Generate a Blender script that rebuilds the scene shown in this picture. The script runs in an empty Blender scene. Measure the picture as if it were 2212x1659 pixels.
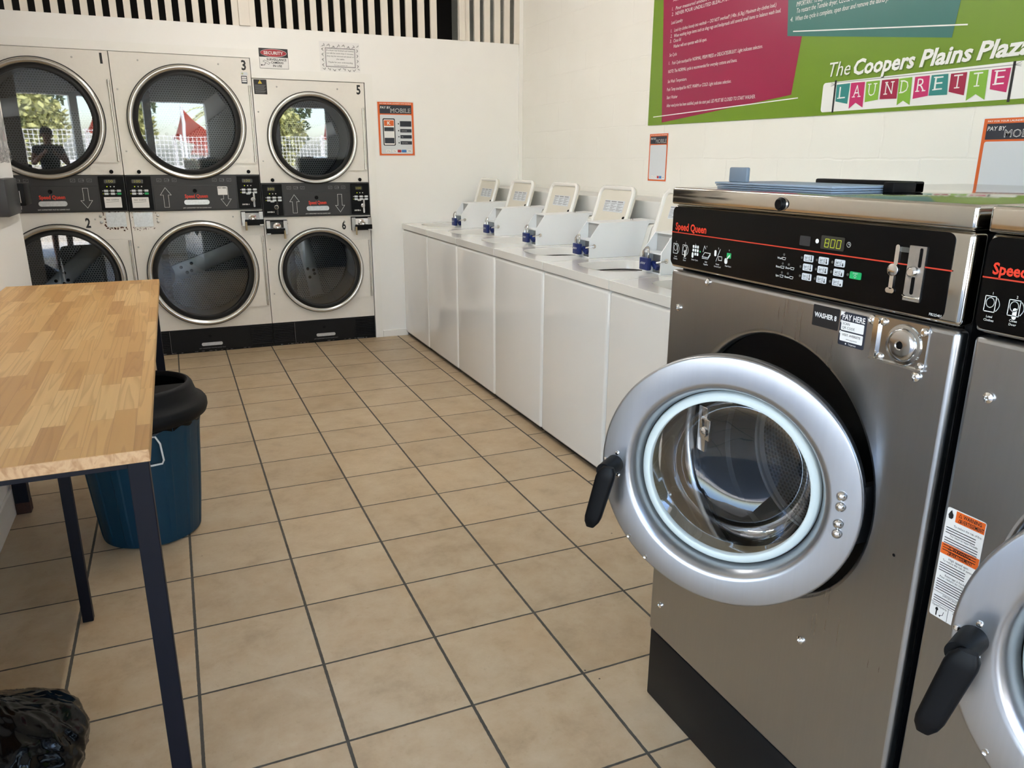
import bpy, bmesh, math, random
from mathutils import Vector, Matrix, noise

# ------------------------------------------------------------------ camera, world, sun, exposure
scene = bpy.context.scene
COL = scene.collection
random.seed(7)

CAM_POS = Vector((0.0764, -5.6565, 1.4200))
YAW, PITCH, ROLL, FPX = 0.4112, 0.2857, 0.0044, 1648.75
fw = Vector((math.sin(YAW) * math.cos(PITCH), math.cos(YAW) * math.cos(PITCH), -math.sin(PITCH)))
rt = Vector((math.cos(YAW), -math.sin(YAW), 0))
up = rt.cross(fw)
rt2 = rt * math.cos(ROLL) + up * math.sin(ROLL)
up2 = up * math.cos(ROLL) - rt * math.sin(ROLL)
cam_data = bpy.data.cameras.new('camera')
cam = bpy.data.objects.new('camera', cam_data)
COL.objects.link(cam)
cam.matrix_world = Matrix(((rt2.x, up2.x, -fw.x, CAM_POS.x), (rt2.y, up2.y, -fw.y, CAM_POS.y),
                           (rt2.z, up2.z, -fw.z, CAM_POS.z), (0, 0, 0, 1)))
cam_data.sensor_fit = 'HORIZONTAL'
cam_data.sensor_width = 36
cam_data.lens = FPX / 2212 * 36
cam_data.clip_start = 0.02
scene.camera = cam

world = bpy.data.worlds.new('world')
scene.world = world
world.use_nodes = True
wn = world.node_tree
wn.nodes.clear()
w_out = wn.nodes.new('ShaderNodeOutputWorld')
w_bg = wn.nodes.new('ShaderNodeBackground')
w_sky = wn.nodes.new('ShaderNodeTexSky')
w_sky.sky_type = 'NISHITA'
w_sky.sun_disc = False
w_sky.sun_elevation = math.radians(52)
w_sky.sun_rotation = math.radians(20)
w_sky.air_density = 1.0
w_sky.dust_density = 2.0
w_sky.ozone_density = 1.0
wn.links.new(w_sky.outputs[0], w_bg.inputs[0])
wn.links.new(w_bg.outputs[0], w_out.inputs[0])
w_bg.inputs[1].default_value = 0.60

sun_d = bpy.data.lights.new('sun', 'SUN')
sun_d.energy = 7.0
sun_d.angle = math.radians(0.6)
sun_d.color = (1.0, 0.95, 0.87)
sun = bpy.data.objects.new('sun', sun_d)
COL.objects.link(sun)
sun.rotation_euler = Vector((0.25, -0.55, -1.0)).to_track_quat('-Z', 'Y').to_euler()

scene.view_settings.view_transform = 'Standard'
scene.view_settings.look = 'None'
scene.view_settings.gamma = 1.0
scene.view_settings.use_curve_mapping = False
scene.view_settings.exposure = 2.0
scene.cycles.use_denoising = True
scene.cycles.max_bounces = 10
scene.cycles.diffuse_bounces = 5
scene.cycles.glossy_bounces = 5
scene.cycles.transparent_max_bounces = 12
scene.cycles.transmission_bounces = 6
scene.cycles.caustics_reflective = False
scene.cycles.caustics_refractive = False
scene.cycles.sample_clamp_indirect = 6.0

PI = math.pi
X, Y, Z = Vector((1, 0, 0)), Vector((0, 1, 0)), Vector((0, 0, 1))

# ------------------------------------------------------------------ materials
def srgb(h):
    h = h.lstrip('#')
    c = [int(h[i:i + 2], 16) / 255 for i in (0, 2, 4)]
    return tuple(x / 12.92 if x <= 0.04045 else ((x + 0.055) / 1.055) ** 2.4 for x in c)

class NT:
    """small helper around a material's node tree"""
    def __init__(self, name):
        self.m = bpy.data.materials.new(name)
        self.m.use_nodes = True
        self.t = self.m.node_tree
        self.b = self.t.nodes['Principled BSDF']
        self.out = self.t.nodes['Material Output']
    def n(self, kind, **kw):
        nd = self.t.nodes.new('ShaderNode' + kind)
        for k, v in kw.items():
            setattr(nd, k, v)
        return nd
    def l(self, a, b):
        self.t.links.new(a, b)
    def val(self, sock, v):
        if hasattr(v, 'is_output'):
            self.l(v, sock)
        else:
            sock.default_value = v
    def math(self, op, a, b=0.0, c=None):
        nd = self.n('Math', operation=op)
        self.val(nd.inputs[0], a)
        self.val(nd.inputs[1], b)
        if c is not None:
            self.val(nd.inputs[2], c)
        return nd.outputs[0]
    def mix(self, f, a, b):
        nd = self.n('Mix', data_type='RGBA')
        self.val(nd.inputs[0], f)
        self.val(nd.inputs[6], a if hasattr(a, 'is_output') else (*a, 1))
        self.val(nd.inputs[7], b if hasattr(b, 'is_output') else (*b, 1))
        return nd.outputs[2]
    def ramp(self, f, stops):
        nd = self.n('ValToRGB')
        els = nd.color_ramp.elements
        while len(els) < len(stops):
            els.new(0.5)
        for e, (p, c) in zip(els, stops):
            e.position = p
            e.color = (*c, 1) if len(c) == 3 else c
        self.l(f, nd.inputs[0])
        return nd.outputs[0]
    def noise(self, vec, scale, detail=3, rough=0.55, dist=0.0):
        nd = self.n('TexNoise')
        nd.inputs['Scale'].default_value = scale
        nd.inputs['Detail'].default_value = detail
        nd.inputs['Roughness'].default_value = rough
        nd.inputs['Distortion'].default_value = dist
        if vec is not None:
            self.l(vec, nd.inputs['Vector'])
        return nd.outputs[0]
    def pos(self, scale=None):
        g = self.n('NewGeometry').outputs['Position']
        if scale:
            mp = self.n('Mapping')
            mp.inputs['Scale'].default_value = scale
            self.l(g, mp.inputs['Vector'])
            return mp.outputs[0]
        return g
    def bump(self, h, strength=0.3, distance=0.01):
        b = self.n('Bump')
        b.inputs['Strength'].default_value = strength
        b.inputs['Distance'].default_value = distance
        self.l(h, b.inputs['Height'])
        self.l(b.outputs[0], self.b.inputs['Normal'])

def mat(name, col, rough=0.5, metal=0.0, spec=0.5, emit=None, estr=0.0, coat=0.0, mottle=0.0, mscale=8.0, bump=0.0, bscale=80.0):
    k = NT(name)
    col = srgb(col) if isinstance(col, str) else col
    k.b.inputs['Base Color'].default_value = (*col, 1)
    k.b.inputs['Roughness'].default_value = rough
    k.b.inputs['Metallic'].default_value = metal
    k.b.inputs['Specular IOR Level'].default_value = spec
    k.b.inputs['Coat Weight'].default_value = coat
    k.b.inputs['Coat Roughness'].default_value = 0.08
    if emit:
        e = srgb(emit) if isinstance(emit, str) else emit
        k.b.inputs['Emission Color'].default_value = (*e, 1)
        k.b.inputs['Emission Strength'].default_value = estr
    if mottle:
        f = k.noise(k.pos(), mscale, 4)
        k.l(k.mix(f, tuple(c * (1 - mottle) for c in col), tuple(min(1, c * (1 + mottle)) for c in col)), k.b.inputs['Base Color'])
    if bump:
        k.bump(k.noise(k.pos(), bscale, 3), bump, 0.004)
    return k.m

def brushed(name, col, rough, stretch, metal=1.0, amt=0.10, bmp=0.02):
    k = NT(name)
    k.b.inputs['Metallic'].default_value = metal
    f = k.noise(k.pos(stretch), 1.0, 4)
    big = k.noise(k.pos(), 4.0, 2)
    k.l(k.mix(f, tuple(c * 0.96 for c in col), tuple(min(1, c * 1.04) for c in col)), k.b.inputs['Base Color'])
    r = k.math('MULTIPLY_ADD', f, amt, rough - amt / 2)
    r = k.math('MULTIPLY_ADD', big, 0.06, k.math('SUBTRACT', r, 0.03))
    k.l(r, k.b.inputs['Roughness'])
    if bmp:
        k.bump(f, bmp, 0.002)
    return k.m

TILE_X, TILE_Y = 0.335 * 1.0128, 0.335

def make_floor_mat():
    k = NT('beige_floor_tiles')
    sep = k.n('SeparateXYZ')
    k.l(k.pos(), sep.inputs[0])
    x, y = sep.outputs[0], sep.outputs[1]
    u = k.math('DIVIDE', x, TILE_X)
    # the cut strip beside the washers is laid with its joints shifted
    strip = k.math('GREATER_THAN', u, 5.0)
    v = k.math('DIVIDE', y, TILE_Y)
    v = k.math('ADD', v, k.math('MULTIPLY', strip, 0.42))
    iu, iv = k.math('FLOOR', u), k.math('FLOOR', v)
    fu, fv = k.math('SUBTRACT', u, iu), k.math('SUBTRACT', v, iv)
    du = k.math('MULTIPLY', k.math('MINIMUM', fu, k.math('SUBTRACT', 1.0, fu)), TILE_X)
    dv = k.math('MULTIPLY', k.math('MINIMUM', fv, k.math('SUBTRACT', 1.0, fv)), TILE_Y)
    wob = k.math('MULTIPLY', k.math('SUBTRACT', k.noise(k.pos(), 60, 2), 0.5), 0.0022)
    du = k.math('ADD', du, wob)
    dv = k.math('ADD', dv, wob)
    gu = k.n('MapRange', interpolation_type='SMOOTHSTEP')
    k.l(du, gu.inputs[0])
    gu.inputs[1].default_value, gu.inputs[2].default_value = 0.0036, 0.0050
    gv = k.n('MapRange', interpolation_type='SMOOTHSTEP')
    k.l(dv, gv.inputs[0])
    gv.inputs[1].default_value, gv.inputs[2].default_value = 0.0028, 0.0042
    tile = k.math('MULTIPLY', gu.outputs[0], gv.outputs[0])
    comb = k.n('CombineXYZ')
    k.l(iu, comb.inputs[0]); k.l(iv, comb.inputs[1])
    wnz = k.n('TexWhiteNoise')
    k.l(comb.outputs[0], wnz.inputs['Vector'])
    # every tile carries its own cloudy print
    off = k.n('VectorMath', operation='MULTIPLY_ADD')
    k.l(wnz.outputs['Color'], off.inputs[0])
    off.inputs[1].default_value = (30, 30, 30)
    k.l(k.pos(), off.inputs[2])
    cloud = k.noise(off.outputs[0], 7.0, 8, 0.70, 0.15)
    fine = k.noise(off.outputs[0], 46, 6, 0.75)
    warm = k.noise(off.outputs[0], 3.2, 3)
    c = k.ramp(cloud, [(0.25, srgb('#a08b6e')), (0.46, srgb('#b49e80')), (0.75, srgb('#c2b094'))])
    c = k.mix(k.math('MULTIPLY', k.math('SUBTRACT', warm, 0.45), 1.2), c, srgb('#ac8c63'))
    spk = k.n('MapRange')
    k.l(fine, spk.inputs[0])
    spk.inputs[1].default_value, spk.inputs[2].default_value = 0.58, 0.8
    c = k.mix(k.math('MULTIPLY', spk.outputs[0], 0.6), c, srgb('#94805f'))
    tv = k.math('MULTIPLY_ADD', wnz.outputs['Value'], 0.12, 0.94)
    mul = k.n('Mix', data_type='RGBA', blend_type='MULTIPLY')
    mul.inputs[0].default_value = 1.0
    k.l(c, mul.inputs[6])
    cb = k.n('CombineXYZ')
    for i in range(3):
        k.l(tv, cb.inputs[i])
    k.l(cb.outputs[0], mul.inputs[7])
    # small dark specks of dirt
    vor = k.n('TexVoronoi')
    vor.inputs['Scale'].default_value = 5.0
    k.l(k.pos(), vor.inputs['Vector'])
    dirt = k.math('LESS_THAN', vor.outputs['Distance'], 0.016)
    grout = k.mix(k.noise(k.pos(), 14, 3), srgb('#39362f'), srgb('#57534b'))
    c = k.mix(dirt, mul.outputs[2], srgb('#4a3f33'))
    c = k.mix(tile, grout, c)
    k.l(c, k.b.inputs['Base Color'])
    k.l(k.math('MULTIPLY_ADD', tile, -0.42, 0.86), k.b.inputs['Roughness'])
    k.b.inputs['Specular IOR Level'].default_value = 0.45
    h = k.math('ADD', k.math('MULTIPLY', tile, 1.0), k.math('MULTIPLY', fine, 0.12))
    k.bump(h, 0.5, 0.002)
    return k.m

def make_wood_mat():
    k = NT('jointed_pine')
    sep = k.n('SeparateXYZ')
    k.l(k.pos(), sep.inputs[0])
    x, y, z = sep.outputs
    s = k.math('DIVIDE', x, 0.047)
    si = k.math('FLOOR', s)
    c1 = k.n('CombineXYZ')
    k.l(si, c1.inputs[0])
    w1 = k.n('TexWhiteNoise')
    k.l(c1.outputs[0], w1.inputs['Vector'])
    t = k.math('ADD', k.math('DIVIDE', y, 0.30), k.math('MULTIPLY', w1.outputs['Value'], 7.0))
    ti = k.math('FLOOR', t)
    c2 = k.n('CombineXYZ')
    k.l(si, c2.inputs[0]); k.l(ti, c2.inputs[1])
    w2 = k.n('TexWhiteNoise')
    k.l(c2.outputs[0], w2.inputs['Vector'])
    off = k.n('VectorMath', operation='MULTIPLY_ADD')
    k.l(w2.outputs['Color'], off.inputs[0])
    off.inputs[1].default_value = (9, 9, 9)
    k.l(k.pos((1.0, 0.035, 1.0)), off.inputs[2])
    base = k.noise(off.outputs[0], 26.0, 1, 0.4, 0.0)
    ring = k.math('FRACT', k.math('MULTIPLY', base, 8.0))
    line = k.ramp(ring, [(0.0, (0, 0, 0)), (0.55, (0.15, 0.15, 0.15)), (0.88, (1, 1, 1)), (1.0, (0, 0, 0))])
    fib = k.noise(k.pos((260, 6, 60)), 1.0, 3)
    c = k.ramp(w2.outputs['Value'], [(0.0, srgb('#ab7f49')), (0.3, srgb('#bf9459')), (0.65, srgb('#cba267')), (1.0, srgb('#d6b27a'))])
    mul = k.math('MULTIPLY', line, 0.42)
    c = k.mix(mul, c, srgb('#8f6535'))
    c = k.mix(k.math('MULTIPLY', fib, 0.25), c, srgb('#a67a48'))
    # joints
    fs = k.math('SUBTRACT', s, si)
    ft = k.math('SUBTRACT', t, ti)
    js = k.math('MULTIPLY', k.math('MINIMUM', fs, k.math('SUBTRACT', 1.0, fs)), 0.047)
    jt = k.math('MULTIPLY', k.math('MINIMUM', ft, k.math('SUBTRACT', 1.0, ft)), 0.30)
    j = k.math('LESS_THAN', k.math('MINIMUM', js, jt), 0.0006)
    c = k.mix(k.math('MULTIPLY', j, 0.35), c, srgb('#7c5a33'))
    # end grain on the short edges
    g = k.n('NewGeometry')
    sn = k.n('SeparateXYZ')
    k.l(g.outputs['Normal'], sn.inputs[0])
    endf = k.math('GREATER_THAN', k.math('ABSOLUTE', sn.outputs[1]), 0.7)
    wv = k.noise(k.pos((1, 1, 0.6)), 46, 3, 0.5, 1.2)
    ec = k.ramp(wv, [(0.35, srgb('#ad8257')), (0.55, srgb('#cba47a')), (0.7, srgb('#c2986c'))])
    c = k.mix(endf, c, ec)
    k.l(c, k.b.inputs['Base Color'])
    k.b.inputs['Roughness'].default_value = 0.42
    k.bump(k.math('ADD', line, fib), 0.08, 0.001)
    return k.m

def make_block_mat():
    k = NT('painted_blockwork')
    sep = k.n('SeparateXYZ')
    k.l(k.pos(), sep.inputs[0])
    cb = k.n('CombineXYZ')
    wob = k.math('MULTIPLY', k.math('SUBTRACT', k.noise(k.pos(), 9, 2), 0.5), 0.02)
    k.l(k.math('ADD', sep.outputs[1], wob), cb.inputs[0])
    k.l(k.math('ADD', k.math('SUBTRACT', sep.outputs[2], 0.03), wob), cb.inputs[1])
    br = k.n('TexBrick')
    k.l(cb.outputs[0], br.inputs['Vector'])
    br.inputs['Scale'].default_value = 1.0
    br.inputs['Mortar Size'].default_value = 0.006
    br.inputs['Mortar Smooth'].default_value = 0.7
    br.inputs['Brick Width'].default_value = 0.4
    br.inputs['Row Height'].default_value = 0.2
    br.inputs['Color1'].default_value = (1, 1, 1, 1)
    br.inputs['Color2'].default_value = (0.93, 0.93, 0.93, 1)
    br.inputs['Mortar'].default_value = (0.25, 0.25, 0.25, 1)
    patch = k.noise(k.pos(), 2.1, 3)
    fine = k.noise(k.pos(), 45, 4)
    h = k.math('ADD', k.math('MULTIPLY', br.outputs['Color'], k.math('MULTIPLY_ADD', patch, 1.6, -0.35)), k.math('MULTIPLY', fine, 0.10))
    k.bump(h, 0.55, 0.006)
    k.l(k.mix(patch, srgb('#ebe7dd'), srgb('#f3f1ea')), k.b.inputs['Base Color'])
    k.b.inputs['Roughness'].default_value = 0.38
    return k.m

def make_perforated(name, axis, base, hole, scale, metal=0.9, rough=0.35):
    """sheet steel with punched holes in staggered rows; axis = the sheet's normal, or 'cyl' for a drum wall"""
    k = NT(name)
    sep = k.n('SeparateXYZ')
    tc = k.n('TexCoord')
    k.l(tc.outputs['Object'], sep.inputs[0])
    x, y, z = sep.outputs
    if axis == 'y':
        a, b = x, z
    elif axis == 'x':
        a, b = y, z
    elif axis == 'cylx':
        a, b = k.math('MULTIPLY', k.math('ARCTAN2', z, y), 0.24), x
    else:
        a, b = k.math('MULTIPLY', k.math('ARCTAN2', z, x), 0.33), y
    v = k.math('MULTIPLY', b, scale)
    iv = k.math('FLOOR', v)
    u = k.math('ADD', k.math('MULTIPLY', a, scale * 0.87), k.math('MULTIPLY', k.math('MODULO', iv, 2.0), 0.5))
    fu = k.math('SUBTRACT', k.math('FRACT', u), 0.5)
    fv = k.math('SUBTRACT', k.math('FRACT', v), 0.5)
    d = k.math('SQRT', k.math('ADD', k.math('MULTIPLY', fu, fu), k.math('MULTIPLY', fv, fv)))
    m = k.n('MapRange')
    k.l(d, m.inputs[0])
    m.inputs[1].default_value, m.inputs[2].default_value = 0.28, 0.36
    nz = k.noise(k.pos(), 6, 3)
    bc = k.mix(nz, tuple(c * 0.8 for c in base), tuple(c * 1.15 for c in base))
    k.l(k.mix(m.outputs[0], hole, bc), k.b.inputs['Base Color'])
    k.l(k.math('MULTIPLY', m.outputs[0], metal), k.b.inputs['Metallic'])
    k.l(k.math('MULTIPLY_ADD', m.outputs[0], rough - 0.9, 0.9), k.b.inputs['Roughness'])
    k.bump(m.outputs[0], 0.4, 0.002)
    return k.m

def make_pane(name, tint, refl, most):
    """thin glass: see-through with a coloured body and a mirror coat that grows towards grazing angles"""
    k = NT(name)
    k.t.nodes.remove(k.b)
    tr = k.n('BsdfTransparent')
    tr.inputs[0].default_value = (*tint, 1)
    gl = k.n('BsdfGlossy')
    gl.inputs['Roughness'].default_value = 0.015
    gl.inputs['Color'].default_value = (0.95, 0.97, 1, 1)
    fr = k.n('Fresnel')
    fr.inputs[0].default_value = 1.5
    f = k.math('MULTIPLY', fr.outputs[0], refl)
    f = k.math('MINIMUM', f, most)
    mx = k.n('MixShader')
    k.l(f, mx.inputs[0]); k.l(tr.outputs[0], mx.inputs[1]); k.l(gl.outputs[0], mx.inputs[2])
    k.l(mx.outputs[0], k.out.inputs[0])
    return k.m

MAT = {}
def build_materials():
    M = MAT
    M['floor'] = make_floor_mat()
    M['wood'] = make_wood_mat()
    M['block'] = make_block_mat()
    M['wall'] = mat('white_wall_paint', '#f5f3ef', 0.42, mottle=0.02, mscale=3, bump=0.03, bscale=60)
    M['trim'] = mat('white_gloss_trim', '#f3f1ec', 0.3, mottle=0.03)
    M['ceil'] = mat('ceiling_white', '#e9e6df', 0.8, mottle=0.02)
    M['slat'] = mat('cream_slat_paint', '#e8e0d4', 0.45, mottle=0.04)
    M['void'] = mat('roof_space_shade', '#2a2725', 0.9, mottle=0.3, mscale=2)
    M['enamel'] = mat('white_washer_enamel', '#e8e6e2', 0.16, spec=0.6, coat=0.4, mottle=0.015, mscale=4)
    M['enamel_top'] = mat('white_washer_lid_enamel', '#e9e6e0', 0.14, spec=0.6, coat=0.4, mottle=0.01)
    M['lid_inner'] = mat('cream_lid_liner', '#d9d3c5', 0.45, mottle=0.03)
    M['meter'] = mat('white_powdercoat', '#eceded', 0.4, mottle=0.02)
    M['meter_grey'] = mat('grey_meter_plate', '#a9a9a6', 0.5, mottle=0.05)
    M['dryer'] = mat('dryer_almond_enamel', '#e9e4dc', 0.28, spec=0.55, coat=0.25, mottle=0.035, mscale=40, bump=0.02, bscale=300)
    M['steel'] = brushed('brushed_stainless', (0.41, 0.415, 0.425), 0.29, (170, 170, 5), amt=0.05, bmp=0.0)
    M['steel_door'] = brushed('brushed_door_steel', (0.44, 0.45, 0.475), 0.30, (160, 160, 5), amt=0.06, bmp=0.0)
    M['steel_lid'] = brushed('brushed_lid_steel', (0.56, 0.53, 0.48), 0.10, (3, 170, 170), amt=0.02, bmp=0.0)
    M['ring'] = brushed('spun_ring_steel', (0.66, 0.64, 0.61), 0.24, (30, 30, 30), amt=0.05, bmp=0.0)
    M['chrome'] = mat('chrome', (0.75, 0.74, 0.73), 0.10, 1.0, mottle=0.03)
    M['dullsteel'] = mat('worn_steel', (0.50, 0.49, 0.48), 0.38, 1.0, mottle=0.25, mscale=60)
    M['vault'] = mat('polished_vault_steel', (0.50, 0.49, 0.48), 0.17, 1.0, mottle=0.05)
    M['galv'] = mat('galvanised_plate', (0.60, 0.61, 0.63), 0.42, 1.0, mottle=0.25, mscale=90)
    M['brass'] = mat('dull_brass_key', (0.42, 0.33, 0.2), 0.4, 1.0, mottle=0.2)
    M['black'] = mat('black_plastic', '#08080a', 0.45, spec=0.15, mottle=0.15)
    M['blackgloss'] = mat('black_console_film', '#040405', 0.20, spec=0.13, mottle=0.2)
    M['charcoal'] = mat('charcoal_dryer_panel', '#2b2a2c', 0.45, mottle=0.12, mscale=20)
    M['darkplinth'] = mat('dark_plinth_paint', '#0c0c0e', 0.5, spec=0.25, mottle=0.3, mscale=20)
    M['rubber'] = mat('black_rubber', '#0d0d0e', 0.6, mottle=0.2)
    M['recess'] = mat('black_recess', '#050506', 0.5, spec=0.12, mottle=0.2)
    M['gasket'] = mat('pale_door_gasket', '#c9d2d2', 0.42, mottle=0.04)
    M['collar'] = mat('beige_door_seal', '#a89a7d', 0.5, mottle=0.15)
    M['perf_disc'] = make_perforated('perforated_drum_back', 'y', (0.25, 0.255, 0.26), (0.010, 0.012, 0.012), 62)
    M['perf_wall'] = make_perforated('perforated_drum_wall', 'cyly', (0.22, 0.225, 0.23), (0.010, 0.012, 0.012), 62)
    M['perf_wash'] = make_perforated('perforated_basket_wall', 'cylx', (0.36, 0.37, 0.39), (0.03, 0.03, 0.03), 110)
    M['perf_wash_back'] = make_perforated('perforated_basket_back', 'x', (0.36, 0.37, 0.39), (0.03, 0.03, 0.03), 100)
    M['drum_strip'] = mat('smooth_drum_steel', (0.32, 0.325, 0.33), 0.4, 0.85, mottle=0.15, mscale=12)
    M['basket'] = mat('bright_basket_steel', (0.55, 0.56, 0.58), 0.28, 1.0, mottle=0.06)
    M['pane'] = make_pane('dryer_door_pane', (0.68, 0.71, 0.74), 2.6, 0.7)
    M['film'] = make_pane('clear_plastic_film', (0.86, 0.86, 0.87), 2.0, 0.5)
    M['bowl'] = make_pane('washer_door_bowl', (0.92, 0.93, 0.94), 1.1, 0.30)
    M['white_print'] = mat('white_print', '#e9e9e6', 0.5, mottle=0.02)
    M['grey_print'] = mat('grey_print', '#8a8a8c', 0.5, mottle=0.03)
    M['black_print'] = mat('black_print', '#141416', 0.5, mottle=0.05)
    M['red_print'] = mat('red_print', '#d8361f', 0.45, mottle=0.04)
    M['line_red'] = mat('orange_red_line', '#c93a25', 0.45, mottle=0.04)
    M['green_key'] = mat('green_start_key', '#18a35c', 0.4, mottle=0.04)
    M['led'] = mat('lit_yellow_green_segment', '#7a8410', 0.5, emit='#c3d41a', estr=0.17, mottle=0.02)
    M['led_dim'] = mat('dim_yellow_segment', '#6e6a12', 0.5, emit='#b5ac18', estr=0.06, mottle=0.02)
    M['ledoff'] = mat('unlit_lamp', '#4b4a46', 0.4, mottle=0.05)
    M['dispglass'] = mat('display_window', '#2b2a26', 0.25, mottle=0.05)
    M['paper'] = mat('white_paper', '#eceae8', 0.45, mottle=0.02)
    M['paper_grey'] = mat('pale_grey_print', '#d5d9dd', 0.35, mottle=0.02)
    M['orange'] = mat('orange_print', '#d9642a', 0.35, mottle=0.03)
    M['navy'] = mat('navy_print', '#272c38', 0.35, mottle=0.05)
    M['visablue'] = mat('blue_print', '#3d78b8', 0.4, mottle=0.04)
    M['signred'] = mat('sign_red', '#a8232f', 0.4, mottle=0.03)
    M['warn_orange'] = mat('warning_orange', '#e2641d', 0.45, mottle=0.03)
    M['yellow'] = mat('warning_yellow', '#e0c028', 0.45, mottle=0.03)
    M['ban_green'] = mat('banner_green', '#6c8c22', 0.32, mottle=0.03, mscale=2)
    M['ban_pink'] = mat('banner_magenta', '#931a44', 0.32, mottle=0.04, mscale=2)
    M['ban_teal'] = mat('banner_teal', '#356e68', 0.32, mottle=0.04, mscale=2)
    M['flag_pink'] = mat('bunting_pink', '#bf2a66', 0.32, mottle=0.03)
    M['flag_red'] = mat('bunting_crimson', '#9c1f42', 0.32, mottle=0.03)
    M['flag_green'] = mat('bunting_green', '#7fae3a', 0.32, mottle=0.03)
    M['flag_teal'] = mat('bunting_teal', '#2f8581', 0.32, mottle=0.03)
    M['ban_shadow'] = mat('banner_letter_shadow', '#54701a', 0.4, mottle=0.03)
    M['table_steel'] = mat('navy_black_frame_paint', '#090b16', 0.5, spec=0.2, mottle=0.25, mscale=30)
    M['rust'] = mat('rusty_foot', '#3a2016', 0.8, mottle=0.6, mscale=60)
    M['rust_edge'] = mat('rust_stain', '#4a2416', 0.85, mottle=0.5, mscale=80)
    M['bin_blue'] = mat('blue_bin_plastic', '#0b3448', 0.5, spec=0.3, mottle=0.08, mscale=12)
    M['bin_lid'] = mat('black_bin_lid_plastic', '#0a0a0c', 0.6, spec=0.2, mottle=0.12)
    M['bag'] = mat('black_bin_bag_film', '#040405', 0.14, spec=0.22, mottle=0.1)
    M['wire'] = mat('white_wire', '#e4e4e2', 0.35, mottle=0.03)
    M['lockblue'] = mat('blue_padlock_body', '#10235e', 0.35, mottle=0.08)
    M['plaque'] = mat('white_console_plastic', '#e2e0d8', 0.4, mottle=0.03)
    M['slateblue'] = mat('slate_blue_plastic', '#73808f', 0.5, mottle=0.08)
    M['slateblue_hi'] = mat('pale_blue_plastic', '#93a2b4', 0.5, mottle=0.08)
    M['terminal'] = mat('dark_grey_terminal', '#2c2d30', 0.42, mottle=0.1)
    M['ledge'] = mat('ledge_white', '#dad9d5', 0.45, mottle=0.03)
    M['concrete'] = mat('outside_concrete', '#b9b4aa', 0.8, mottle=0.12, mscale=1.5)
    M['pavement'] = mat('grey_pavement', '#76777c', 0.75, mottle=0.1, mscale=3)
    M['leaf'] = mat('hedge_leaves', '#b0b070', 0.6, mottle=0.5, mscale=9)
    M['leaf_dark'] = mat('dark_leaves', '#4c5c30', 0.6, mottle=0.5, mscale=9)
    M['bark'] = mat('bark', '#6d5a48', 0.9, mottle=0.3)
    M['sail'] = mat('orange_shade_cloth', '#e8481e', 0.7, mottle=0.05)
    M['roofred'] = mat('red_roof_tiles', '#b0523a', 0.8, mottle=0.15)
    M['render'] = mat('pale_house_wall', '#d9d5cb', 0.8, mottle=0.05)
    M['fence'] = mat('white_mesh_wire', '#e8e8e6', 0.5, mottle=0.03)
    M['tube'] = mat('fill_batten_tube', '#ffffff', 0.5, emit=(1.0, 0.985, 0.96), estr=24.0, mottle=0.01)
    M['dark_cloth'] = mat('dark_clothing', '#1d1d21', 0.85, mottle=0.2)
    M['skin'] = mat('skin', '#9a6b52', 0.55, mottle=0.06)
    M['hair'] = mat('dark_hair', '#1a1512', 0.6, mottle=0.2)
build_materials()

# ------------------------------------------------------------------ mesh builder
def frame(axis):
    w = Vector(axis).normalized()
    a = Z if abs(w.z) < 0.9 else X
    u = a.cross(w).normalized()
    return u, w.cross(u), w

_tcache = {}
def text_mesh(s, bold=0.0, shear=0.0):
    key = (s, bold, shear)
    if key not in _tcache:
        cu = bpy.data.curves.new('lettering', 'FONT')
        cu.body = s
        cu.size = 1.0
        cu.offset = bold
        cu.shear = shear
        cu.resolution_u = 2
        cu.fill_mode = 'FRONT'
        ob = bpy.data.objects.new('lettering', cu)
        COL.objects.link(ob)
        dg = bpy.context.evaluated_depsgraph_get()
        dg.update()
        me = ob.evaluated_get(dg).to_mesh()
        vs = [v.co.copy() for v in me.vertices]
        fs = [tuple(p.vertices) for p in me.polygons]
        ob.evaluated_get(dg).to_mesh_clear()
        bpy.data.objects.remove(ob)
        bpy.data.curves.remove(cu)
        x0 = min(v.x for v in vs); x1 = max(v.x for v in vs)
        _tcache[key] = (vs, fs, x0, x1)
    return _tcache[key]
CAP = max(v.y for v in text_mesh('H')[0])

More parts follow.
